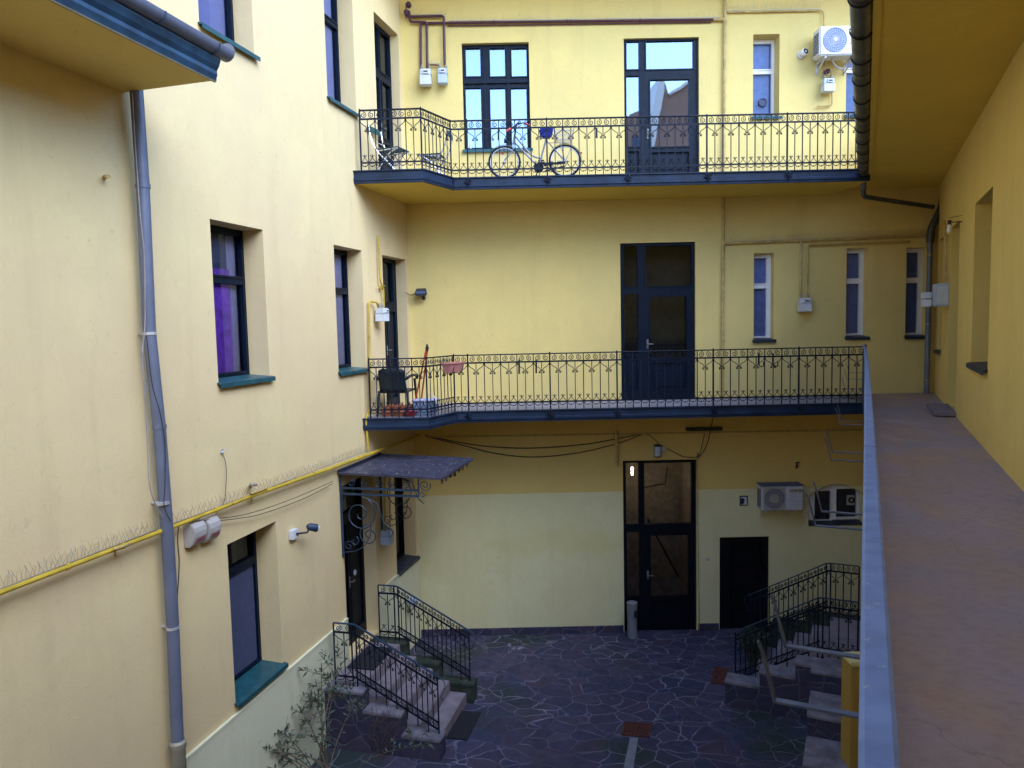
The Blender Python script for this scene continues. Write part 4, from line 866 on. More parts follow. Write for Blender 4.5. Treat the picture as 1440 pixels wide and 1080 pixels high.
# bird spikes
def spikes(label, pf, n, h=.11, name='bird_spikes', r=.0016, tilt=.035, nd=(0, -1)):
    t = thing(name, label, 'bird spikes', pf(.5), 'bird spike strips on the pipes')
    m = MB(); m.bar(pf(0), pf(1), .02, .004); m.build('base_strip', M['steel'], t)
    m = MB(); q = random.Random(n)
    a, b = Vector(pf(0)), Vector(pf(1)); u = (b-a).normalized(); nn = Vector((*nd, 0))
    for i in range(n):
        p = a+(b-a)*((i+.5)/n); sg = 1 if i % 2 else -1
        tip = p+Vector((0, 0, h*q.uniform(.85, 1.08)))+u*tilt*q.uniform(-1, 1.2)+nn*sg*.045
        m.tube([p, tip], r, 3, cap=False)
    o = m.build('spike_wires', M['steel'], t, kind='stuff'); return t
def lin(a, b): a, b = Vector(a), Vector(b); return lambda t: a+(b-a)*t
spikes('bird spikes on the yellow pipe left of the downpipe', lin(FL.p(-10.2, .10, Lp(0, 829, .10)[2]+.01), Lp(222, 744, .10)), 150, r=.0018, nd=FL.n)
spikes('bird spikes on the yellow pipe right of the downpipe', lin(Lp(244, 736, .10), Lp(519, 633, .10)), 170, r=.0018, nd=FL.n)
spikes('bird spikes on the straight pipe above the slim windows', lin(B(1026, 340, .06), B(1304, 329, .06)), 150)
spikes('bird spikes on the short maroon pipe in the upper left corner', lin(B(573, 20.5, .08), B(628, 20, .08)), 22)
spikes('bird spikes on the long maroon pipe', lin(B(632, 29, .06), B(1012, 24.5, .06)), 150, h=.085, r=.0013)
spikes('bird spikes on the rusty branch pipe at the top right', lin(B(1023, 15, .06), B(1155, 12.5, .06)), 80)
spikes('bird spikes over the two grey meters', lin(B(603, 89, .07), B(622, 88.5, .07)), 8, h=.09)
# ------------------------------------------------------------------ meters
def meter(label, fr, x0, y0, x1, y1, mat='meter', d=.05, group='gas meters on the walls'):
    a, b, z0, z1 = fr.rect(x0, y0, x1, y1, d+.1)
    if fr is FL: c_ = (a+b)/2; zc_ = fr.px((x0+x1)/2, (y0+y1)/2, d+.1)[1]; hh = (y1-y0)*.0118/2; a, b, z0, z1 = c_-.10, c_+.10, zc_-hh, zc_+hh
    h = z1-z0; w = b-a
    t = thing('gas_meter', label, 'gas meter', fr.p((a+b)/2, d, z0), group)
    m = MB(); m.box(fr, a, b, d, d+.17, z0, z0+h*.52); m.box(fr, a-.006, b+.006, d-.004, d+.176, z0+h*.50, z0+h*.535); m.box(fr, a+w*.04, b-w*.04, d+.01, d+.15, z0+h*.53, z0+h*.86); m.build('body', M[mat], t, bevel=.012)
    m = MB(); m.box(fr, a+w*.28, b-w*.18, d+.15, d+.185, z0+h*.56, z0+h*.80); c = m.build('counter', M['meter'], t, bevel=.004)
    m = MB(); m.box(fr, a+w*.36, b-w*.28, d+.185, d+.188, z0+h*.64, z0+h*.72); m.build('display', M['black'], c)
    for k in (.16, .84):
        m = MB(); m.lathe(fr.p(a+w*k, d+.07, z0+h*.85), [(.022, 0), (.022, .03), (.03, .03), (.03, .055), (.018, .055), (.018, h*.2+.03)], 8); m.build('connector', M['zincold'], t)
    return t
meter('pale gas meter, left of the two under the maroon pipes', FB, 590.5, 94, 606.5, 120)
meter('bluish gas meter, right of the two under the maroon pipes', FB, 616, 93, 629, 118, 'meterb')
meter('white gas meter with a tangle of fittings below the fan unit', FB, 1157, 108, 1172.5, 129.5)
meter('white gas meter between the slim windows over the lower balcony', FB, 1124, 416, 1139.5, 438)
meter('white gas meter beside the door at the left end of the lower balcony', FL, 531, 430, 546, 452)
meter('bluish gas meter hanging in the shade behind the awning bracket', FL, 539, 741, 552, 765, 'meterb')
m = MB()
for k in range(5):
    x, z = FB.px(1163+random.uniform(-3, 5), 104+random.uniform(-6, 3), .12); m.ball(FB.p(x, .12, z), .03, 7, 5)
m.tube([B(1163+6*math.cos(a), 104+6*math.sin(a), .14) for a in [i*.5 for i in range(13)]], .006, 5)
tag(m.build('pipe_valve', M['gasm'], smooth=True), 'dark cluster of valves on top of the white meter below the fan unit', 'valve')
m = MB(); m.lathe(B(575, 8, 0), [(.05, 0), (.05, .06), (.03, .07), (.03, .12)], 10, (0, -1, 0)); m.bar(B(571, 4, .12), B(571, 26, .12), .02, .02, up=(1, 0, 0)); m.lathe(B(572, 20, 0), [(.045, 0), (.045, .12)], 10, (0, -1, 0)); tag(m.build('pipe_valve', M['gasm'], smooth=False), 'maroon wall valve in the upper corner where the meter pipes start', 'valve')
m = MB(); m.lathe(Lp(536.5, 405, .05), [(.03, -.03), (.03, .03)], 8, (*FL.u, 0)); m.bar(Lp(533, 402, .09), Lp(541, 402, .09), .02, .012); tag(m.build('pipe_valve', M['gasy']), 'yellow lever valve above the meter at the lower balcony door', 'valve')
# ------------------------------------------------------------------ air conditioners
def textobj(name, s, size, fr, sx, d, z, mat, parent, al='LEFT'):
    cu = bpy.data.curves.new(name, 'FONT'); cu.body = s; cu.size = size; cu.extrude = .002; cu.offset = .002*size/.1; cu.align_x = al
    tmp = bpy.data.objects.new('tmp', cu); COL.objects.link(tmp); dg = bpy.context.evaluated_depsgraph_get(); dg.update()
    me = bpy.data.meshes.new_from_object(tmp.evaluated_get(dg)); bpy.data.objects.remove(tmp); bpy.data.curves.remove(cu)
    me.name = name; me.materials.clear(); me.materials.append(M[mat])
    ob = bpy.data.objects.new(name, me); COL.objects.link(ob); ob.parent = parent
    o = Vector(fr.p(sx, d, z))-WL[parent.name]; u = Vector((*fr.u, 0)); n = Vector((*fr.n, 0)); w = Vector((0, 0, 1))
    ob.matrix_local = Matrix(((u.x, w.x, n.x, o.x), (u.y, w.y, n.y, o.y), (u.z, w.z, n.z, o.z), (0, 0, 0, 1))); WL[ob.name] = Vector(fr.p(sx, d, z)); return ob
def ac(label, fr, x0, y0, x1, y1, d0, dd, mat, fan, old=False):
    a, b, z0, z1 = fr.rect(x0, y0, x1, y1, d0+dd); t = thing('air_conditioner', label, 'air conditioner', fr.p((a+b)/2, d0, z0)); h = z1-z0; D = d0+dd
    m = MB(); m.box(fr, a, b, d0, D, z0, z1); c = m.build('casing', M[mat], t, bevel=.02)
    m = MB()
    for i in range(12 if old else 9): zz = z0+h*.14+h*.72*i/(12 if old else 9); m.box(fr, a-.010, a+.002, d0+.05, D-.06, zz, zz+h*.035)
    m.build('side_louvre', M['plastdk' if old else 'blind'], t)
    cx, cz, r = a+(b-a)*fan[0], z0+h*fan[1], h*fan[2]
    n = (*fr.n, 0); m = MB(); m.lathe(fr.p(cx, D, cz), [(r*1.02, -.0), (r*1.02, .006), (r*.97, .010), (r*.93, .002), (.001, .001)], 36, n, cap=False); f = m.build('fan_opening', M['inner' if not old else 'blind'], t, smooth=True)
    m = MB()
    if not old:
        for k in range(28):
            x = k*2*math.pi/28; m.tube([fr.p(cx+r*q_*math.cos(x+tw), D+.014, cz+r*q_*math.sin(x+tw)) for q_, tw in ((.16, 0), (.5, .10), (.97, .28))], .0035, 4)
        for q_ in (.35, .6, .8, .98): m.tube([fr.p(cx+r*q_*math.cos(x), D+.014, cz+r*q_*math.sin(x)) for x in [i*2*math.pi/28 for i in range(29)]], .003, 4)
        m.build('fan_grille', M['acw'], f)
        m = MB(); m.lathe(fr.p(cx, D+.01, cz), [(r*.17, 0), (r*.17, .012), (r*.1, .02), (.001, .021)], 20, n); m.build('fan_hub', M['acw'], f, smooth=True)
    else:
        g = r*1.12
        m.box(fr, cx-g, cx+g, D, D+.004, cz-g, cz+g) if False else None
        for k in range(17):
            o = -g+2*g*k/16; m.bar(fr.p(cx+o, D+.012, cz-g), fr.p(cx+o, D+.012, cz+g), .004, .004, up=(1, 0, 0)); m.bar(fr.p(cx-g, D+.014, cz+o), fr.p(cx+g, D+.014, cz+o), .004, .004)
        m.build('fan_grille', M['plast'], f)
        m = MB()
        for k in range(9): zz = z0+h*.10+k*h*.075; m.box(fr, a+(b-a)*.66, b-.02, D, D+.004, zz, zz+.004)
        m.box(fr, a-.01, b+.012, d0-.01, D+.015, z1, z1+.012); m.build('panel_lines', M['blind'], t)
    m = MB()
    for s in (a+.12, b-.12):
        m.bar(fr.p(s, 0, z0-.02), fr.p(s, D-.03, z0-.02), .03, .03); m.bar(fr.p(s, .01, z0-.22), fr.p(s, .01, z0), .03, .02, up=(1, 0, 0))
        if not old: m.bar(fr.p(s, 0, z0-.20), fr.p(s, D-.08, z0-.03), .02, .02)
    m.build('wall_bracket', M['meter'], t)
    return t, (a, b, z0, z1, D)
t, g = ac('newer white fan unit with a round spoked grille at the top right', FB, 1153, 36, 1212, 77, .12, .32, 'acw', (.36, .52, .42))
textobj('lettering', 'LG', .10, FB, g[0]+(g[1]-g[0])*.735, g[4]+.003, g[2]+.27, 'plastdk', t); textobj('lettering', 'INVERTER', .022, FB, g[0]+(g[1]-g[0])*.70, g[4]+.003, g[2]+.19, 'plast', t)
m = MB(); m.tube(crom([FB.p(g[0]+.28, .3, g[2]-.01), FB.p(g[0]+.36, .25, g[2]-.12), FB.p(g[0]+.5, .2, g[2]-.17), FB.p(g[0]+.6, .22, g[2]-.08), FB.p(g[0]+.62, .3, g[2])]), .018, 7); m.build('hose', M['plast'], t, smooth=True)
t, g = ac('old boxy air conditioner with square fan grille beside the arched window', FB, 1071.5, 683.5, 1129.5, 718.5, .10, .30, 'acb', (.30, .5, .40), True)
m = MB(); a, b, z0, z1, D = g; m.box(FB, a+(b-a)*.655, b-.035, D, D+.005, z1-.130, z1-.055); m.build('name_plate', M['plate'], t)
textobj('lettering', 'VORTEX', .070, FB, a+(b-a)*.665, D+.0055, z1-.118, 'black', t)
m = MB(); m.box(FB, a+.05, a+(b-a)*.56, D-.004, D+.0015, z0+.03, z1-.03); m.build('fan_recess', M['plast'], t)
# ------------------------------------------------------------------ cameras and lamps
t = thing('security_camera', 'white bullet camera with a black lens left of the fan unit', 'security camera', B(1128, 76, 0))
m = MB(); c = Vector(B(1127, 77, .03)); m.lathe(c+Vector((0, .03, 0)), [(.07, 0), (.07, .03), (.045, .05)], 16, (0, -1, 0)); m.build('base', M['meter'], t, smooth=True)
m = MB(); d = Vector((.35, -.85, .25)).normalized(); m.lathe(c+d*.02, [(.05, 0), (.064, .03), (.066, .08), (.058, .095)], 18, d); bb = m.build('housing', M['white'], t, smooth=True)
m = MB(); m.lathe(c+d*.115, [(.054, -.01), (.054, .003), (.03, .008), (.02, -.0), (.001, -.004)], 18, d, cap=False); m.build('lens', M['black'], bb, smooth=True)
t = thing('floodlight', 'black box floodlight with sensor ball beside the lower balcony corner', 'floodlight', B(591, 412, 0))
m = MB(); a, b, z0, z1 = FB.rect(584, 405, 600, 416, .15); q = FB.p
m.hexa([q(a+.0, .04, z0+.03), q(b, .04, z0+.03), q(b, .22, z0), q(a, .22, z0), q(a+.02, .06, z1), q(b-.02, .06, z1), q(b-.01, .19, z1-.03), q(a+.01, .19, z1-.03)]); m.build('housing', M['black'], t, bevel=.008)
m = MB(); m.bar(q(a+.02, .225, z0+.06), q(b-.02, .225, z0+.06), .012, .05); m.build('glass_front', M['blind'], t)
m = MB(); m.ball(B(596, 419.5, .12), .038, 10, 7); m.bar(B(595, 416, .1), B(595, 419, .1), .03, .03, up=(1, 0, 0)); m.build('sensor', M['black'], t, smooth=True)
t = thing('wall_lamp', 'small dark spotlight on a white square box right of the ground floor window', 'lamp', Lp(412, 751, 0))
m = MB(); a, z = FL.px(412.5, 751, .03); m.box(FL, a-.075, a+.075, 0, .07, z-.065, z+.065); m.build('mount', M['meter'], t, bevel=.008)
m = MB(); p0 = Vector(FL.p(a+.03, .08, z)); p1 = Vector(FL.p(a+.13, .16, z-.01)); p2 = Vector(FL.p(a+.16, .2, z+.06)); m.tube([Vector(FL.p(a, .07, z)), p0, p1, p2], .014, 7); m.build('arm', M['black'], t, smooth=True)
m = MB(); d = (Vector((*FL.u, 0))*.8+Vector((*FL.n, 0))*.5+Vector((0, 0, -.35))).normalized(); m.lathe(p2-d*.02, [(.03, -.03), (.05, 0), (.055, .10), (.058, .11)], 16, d); m.build('shade', M['ironb'], t, smooth=True)
m = MB(); m.lathe(p2+d*.085, [(.05, 0), (.045, .03), (.02, .045), (.001, .048)], 16, d); m.build('bulb', M['white2'], t, smooth=True)
t = thing('wall_lamp', 'cylindrical bluish lamp above the ground floor entrance', 'lamp', B(925, 634, 0))
x, z = FB.px(925, 634, .12); m = MB(); m.lathe(FB.p(x, .12, z-.10), [(.07, 0), (.075, .01), (.075, .18), (.07, .19)], 20); m.build('diffuser', M['lamp'], t, smooth=True)
m = MB(); m.lathe(FB.p(x, .12, z+.09), [(.08, 0), (.08, .02), (.05, .035)], 20); m.lathe(FB.p(x, .12, z-.115), [(.06, 0), (.08, .015)], 20); m.bar(FB.p(x+.02, .0, z), FB.p(x+.02, .08, z), .06, .10); m.build('cap', M['black'], t, smooth=False)
m = MB(); m.box(FB, x+.085, x+.15, .0, .06, z-.02, z+.075); m.build('junction_box', M['meter'], t, bevel=.006)
t = thing('wall_lamp', 'bare white bulb on a little arm above the gallery door on the right wall', 'lamp', Rp(1352, 312, 0))
x, z = FR.px(1351, 312, .02); 
m = MB(); m.tube([FR.p(x, 0, z), FR.p(x+.03, .12, z), FR.p(x+.03, .16, z+.02)], .008, 6); m.tube([FR.p(x, 0, z+.09), FR.p(x+.03, .16, z+.06)], .004, 5); m.build('arm', M['black'], t)
m = MB(); m.lathe(FR.p(x+.03, .16, z-.03), [(.022, 0), (.022, .06)], 10); m.build('socket', M['black'], t)
m = MB(); m.lathe(FR.p(x+.03, .16, z-.15), [(.001, 0), (.03, .012), (.036, .04), (.028, .08), (.018, .12)], 14); m.build('bulb', M['white2'], t, smooth=True)
# twin sounder boxes on the left wall
for i, (x0, x1, lab) in enumerate(((260, 281, 'left one of the two beige curved alarm boxes under the yellow pipe'), (281.5, 300, 'right one of the two beige curved alarm boxes under the yellow pipe'))):
    yy = (738, 772) if i == 0 else (732, 765)
    a = FL.px(x0+1, yy[1], .02)[0]; b = a+.205; z0 = FL.px(x0+1, yy[1], .02)[1]+.01; z1 = z0+.27; t = thing('alarm_box', lab, 'alarm box', FL.p((a+b)/2, 0, z0), 'twin alarm boxes'); h = z1-z0; pr = []
    for k in range(9):
        x = math.pi*.5*k/8; pr.append((.05+.13*math.sin(x*.9+.15)*(.75+.25*math.sin(x)), h-.02-(h*.55)*(1-math.cos(x))))
    prof = [(0, 0), (.07, 0), (.115, .045), (.14, .11), (.145, .16), (.135, .21), (.10, .255), (.05, .27), (0, .27)]
    m = MB(); m.prism([FL.p(a, d, z0+z) for d, z in prof], Vector(FL.p(b, 0, 0))-Vector(FL.p(a, 0, 0))); m.build('cover', M['plast'], t, bevel=.006)
    m = MB(); m.prism([FL.p(a+.04, d, z0+z) for d, z in ((.06, .002), (.118, .047), (.138, .095), (.132, .1), (.10, .05), (.05, .01))], Vector(FL.p(b-.02, 0, 0))-Vector(FL.p(a+.04, 0, 0))); m.build('label_strip', M['red'], t)
# electric box on the right wall
t = thing('electric_box', 'grey and white meter boxes clustered by the drainpipe on the right wall', 'electric box', Rp(1330, 430, 0))
x0, z1 = FR.px(1334, 398, .02); _, z0 = FR.px(1334, 430, .02); x0 -= .05
m = MB(); m.box(FR, x0-.42, x0, .0, .20, z0, z1); m.build('cabinet', M['meterb'], t, bevel=.01)
m = MB(); m.box(FR, x0-.42, x0-.40, .20, .21, z0, z1); m.box(FR, x0-.01, x0+.006, .02, .18, z0+.03, z1-.04); m.build('door', M['meter'], t)
m = MB(); m.box(FR, x0-.50, x0-.36, .22, .38, z0-.0, z0+.12); m.box(FR, x0-.50, x0-.36, .22, .38, z0+.14, z0+.24); m.build('small_meter', M['meter'], t, bevel=.01)
pipe('gas_pipe', 'pair of thin pipes dropping into the grey box on the right wall', 'gas pipe', [[FR.p(x0-.3, .05, z1), FR.p(x0-.3, .05, z1+.85), FR.p(x0-.55, .05, z1+1.05)], [FR.p(x0-.15, .05, z1), FR.p(x0-.15, .05, z1+.75), FR.p(x0+.1, .05, z1+.75)]], 'gasw', r=.018, group=GP)
# little framed relief on the wall, between entrance and air conditioner
t = thing('wall_plaque', 'small framed blue and white plaque left of the old air conditioner', 'plaque', B(1046, 704, 0))
a, b, z0, z1 = FB.rect(1040.5, 697.5, 1051.5, 711, .02); m = MB(); ring(m, FB, a+.015, b-.015, z0+.015, z1-.015, .015, 0, .022); m.build('frame', M['black'], t)
m = MB(); m.box(FB, a+.015, b-.015, 0, .012, z0+.015, z1-.015); m.build('panel', M['meter'], t)
m = MB(); c = (a+b)/2; h = (z0+z1)/2; m.prism([FB.p(x, .013, z) for x, z in ((a+.02, z0+.03), (c-.01, z0+.03), (c+.02, h), (c+.0, h+.05), (a+.03, h+.05), (a+.02, h))], (0, -.004, 0)); m.build('motif', M['ironb'], t)
m = MB(); x, z = FB.px(995, 787, 0); m.box(FB, x-.035, x+.035, 0, .02, z-.02, z+.03); tag(m.build('wall_socket', M['plast'], bevel=.004), 'tiny pale doorbell plate right of the entrance', 'doorbell')
m = MB(); c = FL.P(575, 830, .0); x, z = FL.px(577, 830, .12); m.lathe(FL.p(-.75, .0, -3.62), [(.03, 0), (.03, .10)], 10, (*FL.n, 0)); m.lathe(FL.p(-.75, .17, -3.62), [(.001, .07), (.05, .06), (.09, .02), (.10, 0), (.085, -.005), (.001, .0)], 18, (.6, -.5, .5)); tag(m.build('wall_light', M['lamp'], smooth=True), 'small round metal lamp head on the wall behind the left stair railing', 'lamp')
# ashtray bin
p = onZ(889.5, 897, GZ); t = thing('ashtray_bin', 'tall grey metal ashtray bin in front of the entrance door', 'bin', (p[0], p[1]+.02, GZ))
p = Vector((p[0], p[1]+.02, GZ)); m = MB(); m.lathe(p, [(.085, 0), (.095, .005), (.095, .52), (.10, .54), (.10, .66), (.105, .68), (.105, .70), (.09, .705), (.085, .69), (.001, .69)], 24); b_ = m.build('body', M['chan'], t, smooth=True)
m = MB(); m.box(Frame((p.x, p.y-.0), (1, 0)), .02, .08, .055, .106, .44+GZ, .56+GZ); m.build('slot', M['black'], b_)
# grates and channel
def gratef(q, label, n=7):
    q = [Vector((x, y, GZ)) for x, y in q]; t = thing('drain_grate', label, 'drain grate', (q[0]+q[2])/2, 'rusty drain grates in the paving')
    m = MB()
    for a, b in zip(q, q[1:]+q[:1]): m.bar(a+Vector((0, 0, .01)), b+Vector((0, 0, .01)), .03, .03)
    m.build('frame', M['grate'], t); m = MB()
    for i in range(1, n): m.bar(q[0].lerp(q[3], i/n)+Vector((0, 0, .01)), q[1].lerp(q[2], i/n)+Vector((0, 0, .01)), .028, .02)
    m.prism([v+Vector((0, 0, .003)) for v in q], (0, 0, .003)); m.build('bars', M['grate'], t)
gratef([onZ(x, y, GZ)[:2] for x, y in ((1001, 961), (1021, 963), (1024, 942), (1005, 939))], 'square rusty drain grate by the right stairs')
gratef([onZ(x, y, GZ)[:2] for x, y in ((875, 1034), (912, 1037), (917, 1020), (878, 1017))], 'rusty drain grate in the middle of the paving')
m = MB(); q = [onZ(x, y, GZ) for x, y in ((886, 1038), (897.5, 1038.5), (880, 1150), (862, 1150))]; m.prism([(v[0], v[1], GZ+.002) for v in reversed(q)], (0, 0, .008)); tag(m.build('drain_channel', M['chan']), 'long grey metal drain strip running from the middle grate towards the viewer', 'drain')
# leaning plank
# ------------------------------------------------------------------ flower box arms on the gallery railing
ARMZ = .43
arms = [(1090, 985, 1079, 921, 'nearest'), (1105, 908, 1094, 853, 'second nearest'), (1147, 739, 1140, 702, 'third'), (1156, 719, 1149, 686, 'fourth'), (1169, 646.7, 1165, 622, 'fifth'), (1171, 635.5, 1167.5, 613, 'sixth'), (1181.5, 597, 1178.5, 579, 'seventh'), (1184, 592, 1181, 574, 'eighth'), (1188, 547, 1186.5, 536, 'ninth'), (1191, 533, 1189.5, 522, 'tenth'), (1194, 524, 1192.5, 514, 'eleventh')]
for i, (x, y, tx, ty, w) in enumerate(arms):
    p = Vector(onZ(x, y, ARMZ)); n = Vector((*FR.n, 0)); s = (p.x-FR.o[0])*FR.u[0]+(p.y-FR.o[1])*FR.u[1]; d = (p.x-FR.o[0])*n.x+(p.y-FR.o[1])*n.y
    a = Vector(FR.p(s, 1.215, ARMZ)); b = Vector(FR.p(s, d, ARMZ)); ww, th = (.026, .007)
    tip = b+n*.035+Vector((0, 0, .135))
    m = MB(); m.bar(a, b+n*.004, ww, th);
    m.bar(b+Vector((0, 0, -.003)), tip, ww, th, up=tuple(n)); m.bar(tip, tip+n*.012+Vector((0, 0, .03)), ww*.6, th, up=tuple(n)); m.bar(a+Vector((0, 0, -.0)), a+Vector((0, 0, .10)), ww, th, up=tuple(n))
    tag(m.build('flower_box_arm', M['armmetal'], bevel=.0015), w+' bare flower box arm from the viewer along the gallery railing', 'bracket', 'flower box arms on the gallery railing')
# flat hooks on the balconies
for (x, y0, y1, z, u, lab) in ((730, 507, 525, 0, 0, 'left black hook strap on the lower balcony railing, right of the pink planter'), (754, 507, 524, 0, 0, 'right black hook strap on the lower balcony railing, right of the pink planter'), (1067, 498, 513, 0, 1, 'left U-shaped hook on the lower balcony railing'), (1087, 498, 513, 0, 1, 'right U-shaped hook on the lower balcony railing'), (701, 181, 197, 1, 0, 'dark hook strap on the upper railing left of the bicycle'), (839, 180, 194, 1, 0, 'dark hook strap on the upper railing right of the bicycle')):
    m = MB(); Y = FY-.03; a = Vector(onY(x, y0, Y)); b = Vector(onY(x, y1, Y))
    m.bar(a, b, .030, .008, up=(0, 1, 0)); m.bar(a+Vector((0, -.004, 0)), a+Vector((0, .05, .01)), .03, .008)
    if u: m.tube(elbow([b+Vector((0, 0, .01)), b+Vector((.02, 0, -.03)), b+Vector((.07, -.03, -.03)), b+Vector((.075, -.03, .06))], .02), .009, 6)
    else: m.bar(b, b+Vector((0, -.05, -.004)), .03, .008)
    tag(m.build('railing_hook', M['iron']), lab, 'hook', 'hooks on the balcony railings')
# ------------------------------------------------------------------ bicycle
BY = 13.06; bz = UF
bk = thing('bicycle', 'white step-through bicycle with blue saddle cover and rear basket leaning behind the upper railing', 'bicycle', onY(752, 253, BY))
Q = lambda x, y, dy=0: Vector(onY(x, y, BY+dy))
zc = bz+.285
def wheel(cx):
    c = Q(cx, 231); c.z = zc; w = thing_part = MB(); 
    ax = (0, 1, 0); n = 36
    def torus(R_, r_, k=8):
        m = MB(); vs = []; fs = []
        for i in range(n):
            a = 2*math.pi*i/n
            for j in range(k):
                b = 2*math.pi*j/k; rr_ = R_+r_*math.cos(b); vs.append(c+Vector((rr_*math.cos(a), r_*math.sin(b), rr_*math.sin(a))))
        for i in range(n):
            for j in range(k): fs.append((i*k+j, i*k+(j+1) % k, ((i+1) % n)*k+(j+1) % k, ((i+1) % n)*k+j))
        m.add(vs, fs); return m
    wo = torus(.262, .019).build('wheel', M['tyre'], bk, smooth=True)
    torus(.240, .010, 6).build('rim', M['clamp'], wo, smooth=True)
    m = MB()
    for i in range(18):
        a = i*math.pi*2/18; m.tube([c+Vector((.018*math.cos(a+1.2), .02*(-1)**i, .018*math.sin(a+1.2))), c+Vector((.24*math.cos(a), 0, .24*math.sin(a)))], .0016, 3)
    m.build('spokes', M['clamp'], wo); m = MB(); m.lathe(c, [(.014, -.05), (.024, -.02), (.024, .02), (.014, .05)], 10, ax); m.build('hub', M['clamp'], wo)
    return c
c1 = wheel(709.5); c2 = wheel(794.5)
m = MB(); T = lambda p, r=.014, k=8: m.tube(p, r, k)
T(crom([Q(723, 190), Q(735, 204), Q(747, 217.5), Q(755, 221.5), Q(763, 222)]), .015); T([Q(722.5, 199), Q(757.5, 235)], .016); T([Q(769, 192), Q(757.5, 235)], .015); T([Q(722, 203), Q(724.5, 187)], .019)
for dy in (-.035, .035):
    T([Q(769, 198, dy*.3), c2+Vector((0, dy, 0))], .009, 6); T([Q(757.5, 235, dy*.6), c2+Vector((0, dy, 0))], .010, 6); T(crom([Q(722, 203, dy*.4), Q(720.5, 212, dy), c1+Vector((.02, dy, .05)), c1+Vector((0, dy, 0))]), .010, 6)
m.build('frame', M['bikef'], bk, smooth=True)
def fender(c, a0, a1, lab):
    m = MB(); n = 20; vs = []; 
    for i in range(n+1):
        a = R(a0+(a1-a0)*i/n)
        for dy, rr_ in ((-.024, .290), (0, .298), (.024, .290), (0, .294)): vs.append(c+Vector((rr_*math.cos(a), dy, rr_*math.sin(a))))
    m.add(vs, [(i*4+j, i*4+(j+1) % 4, i*4+4+(j+1) % 4, i*4+4+j) for i in range(n) for j in range(4)]); m.build('mudguard', M['bikef'], bk, smooth=True)
fender(c1, 60, 128, ''); fender(c2, -8, 140, '')
m = MB(); s = Q(768, 187); m.hexa([s+Vector(v) for v in ((-.09, -.05, -.09), (.09, -.10, -.09), (.09, .10, -.09), (-.09, .05, -.09), (-.13, -.05, .075), (.13, -.10, .085), (.13, .10, .085), (-.13, .05, .075))]); m.build('saddle', M['seatb'], bk, bevel=.025, smooth=True)
m = MB(); m.tube([Q(769, 198), Q(768.5, 188)], .011, 6); m.build('seat_post', M['clamp'], bk)
m = MB(); m.tube([Q(724.5, 188), Q(726, 176)], .012, 8); hb = crom([Q(714, 183, -.22), Q(719, 180, -.2), Q(726, 175.5, -.05), Q(728, 174.5, .05), Q(736, 173, .2), Q(745, 176, .24)]); m.tube(hb, .010, 7); m.tube([Q(722, 179, 0), Q(730, 172, 0)], .015, 6); m.build('handlebar', M['iron'], bk, smooth=True)
for a, b in ((Q(712, 184.5, -.23), Q(718, 180.8, -.21)), (Q(738, 173.6, .22), Q(745.5, 176.5, .25))): m = MB(); m.tube([a, b], .018, 8); m.build('grip', M['redp'], bk, smooth=True)
m = MB(); c = Q(757.5, 236, -.05); m.lathe(c, [(.085, -.004), (.085, .004)], 24, (0, 1, 0)); m.lathe(c, [(.02, -.03), (.02, .08)], 10, (0, 1, 0)); m.tube([c+Vector((0, -.02, 0)), c+Vector((-.05, -.02, -.15))], .010, 5); m.tube([c+Vector((0, .10, 0)), c+Vector((.05, .10, .15))], .010, 5); m.bar(c+Vector((-.10, -.06, -.15)), c+Vector((.0, -.06, -.15)), .05, .02); m.bar(c+Vector((0, .14, .15)), c+Vector((.10, .14, .15)), .05, .02)
m.build('crank', M['iron'], bk)
m = MB(); m.prism([c+Vector(v) for v in ((-.02, -.01, .10), (.10, -.01, .085), (.46, -.01, .09), (.46, -.01, .055), (.12, -.01, .04), (.0, -.01, .06))], (0, .012, 0)); m.prism([c+Vector(v) for v in ((.10, -.01, -.05), (.46, -.01, .035), (.46, -.01, .02), (.10, -.01, -.08))], (0, .012, 0)); m.build('chain_guard', M['iron'], bk)
m = MB()
o = [Q(779, 181), Q(807, 180), Q(804, 198.5), Q(782, 198.5)]; W_ = .13
for k in range(4):
    f = k/3; a = o[0].lerp(o[3], f); b = o[1].lerp(o[2], f); w_ = W_*(1-.15*f); L_ = [a+Vector((0, -w_, 0)), b+Vector((0, -w_, 0)), b+Vector((0, w_, 0)), a+Vector((0, w_, 0)), a+Vector((0, -w_, 0))]
    m.tube(L_, .006 if k in (0, 3) else .003, 5)
for k in range(9):
    f = k/8
    for sg in (-1, 1): m.tube([o[0].lerp(o[1], f)+Vector((0, sg*W_, 0)), o[3].lerp(o[2], f)+Vector((0, sg*W_*.85, 0))], .0028, 4)
for sg in (-.8, -.4, 0, .4, .8):
    m.tube([o[0]+Vector((0, sg*W_, 0)), o[3]+Vector((0, sg*W_*.85, 0)), o[2]+Vector((0, sg*W_*.85, 0)), o[1]+Vector((0, sg*W_, 0))], .0028, 4)
m.build('basket', M['clamp'], bk)
m = MB()
for dy in (-.05, .05): m.tube([Q(771, 201, dy), Q(806, 201, dy), c2+Vector((.01, dy, 0))], .006, 5); m.tube([Q(788, 201, dy), c2+Vector((0, dy, 0))], .005, 5)
m.build('rack', M['bikef'], bk)
m = MB(); m.ball(c1+Vector((-.03, .0, .15)), .022, 7, 5); m.ball(Q(817, 215), .02, 7, 5); m.build('reflector', M['redp'], bk, smooth=True)
m = MB(); m.tube([Q(716, 201, 0), Q(712, 199, 0)], .02, 8); m.lathe(Q(712, 199), [(.03, 0), (.03, .04)], 10, (-1, 0, 0)); m.build('headlamp', M['iron'], bk)
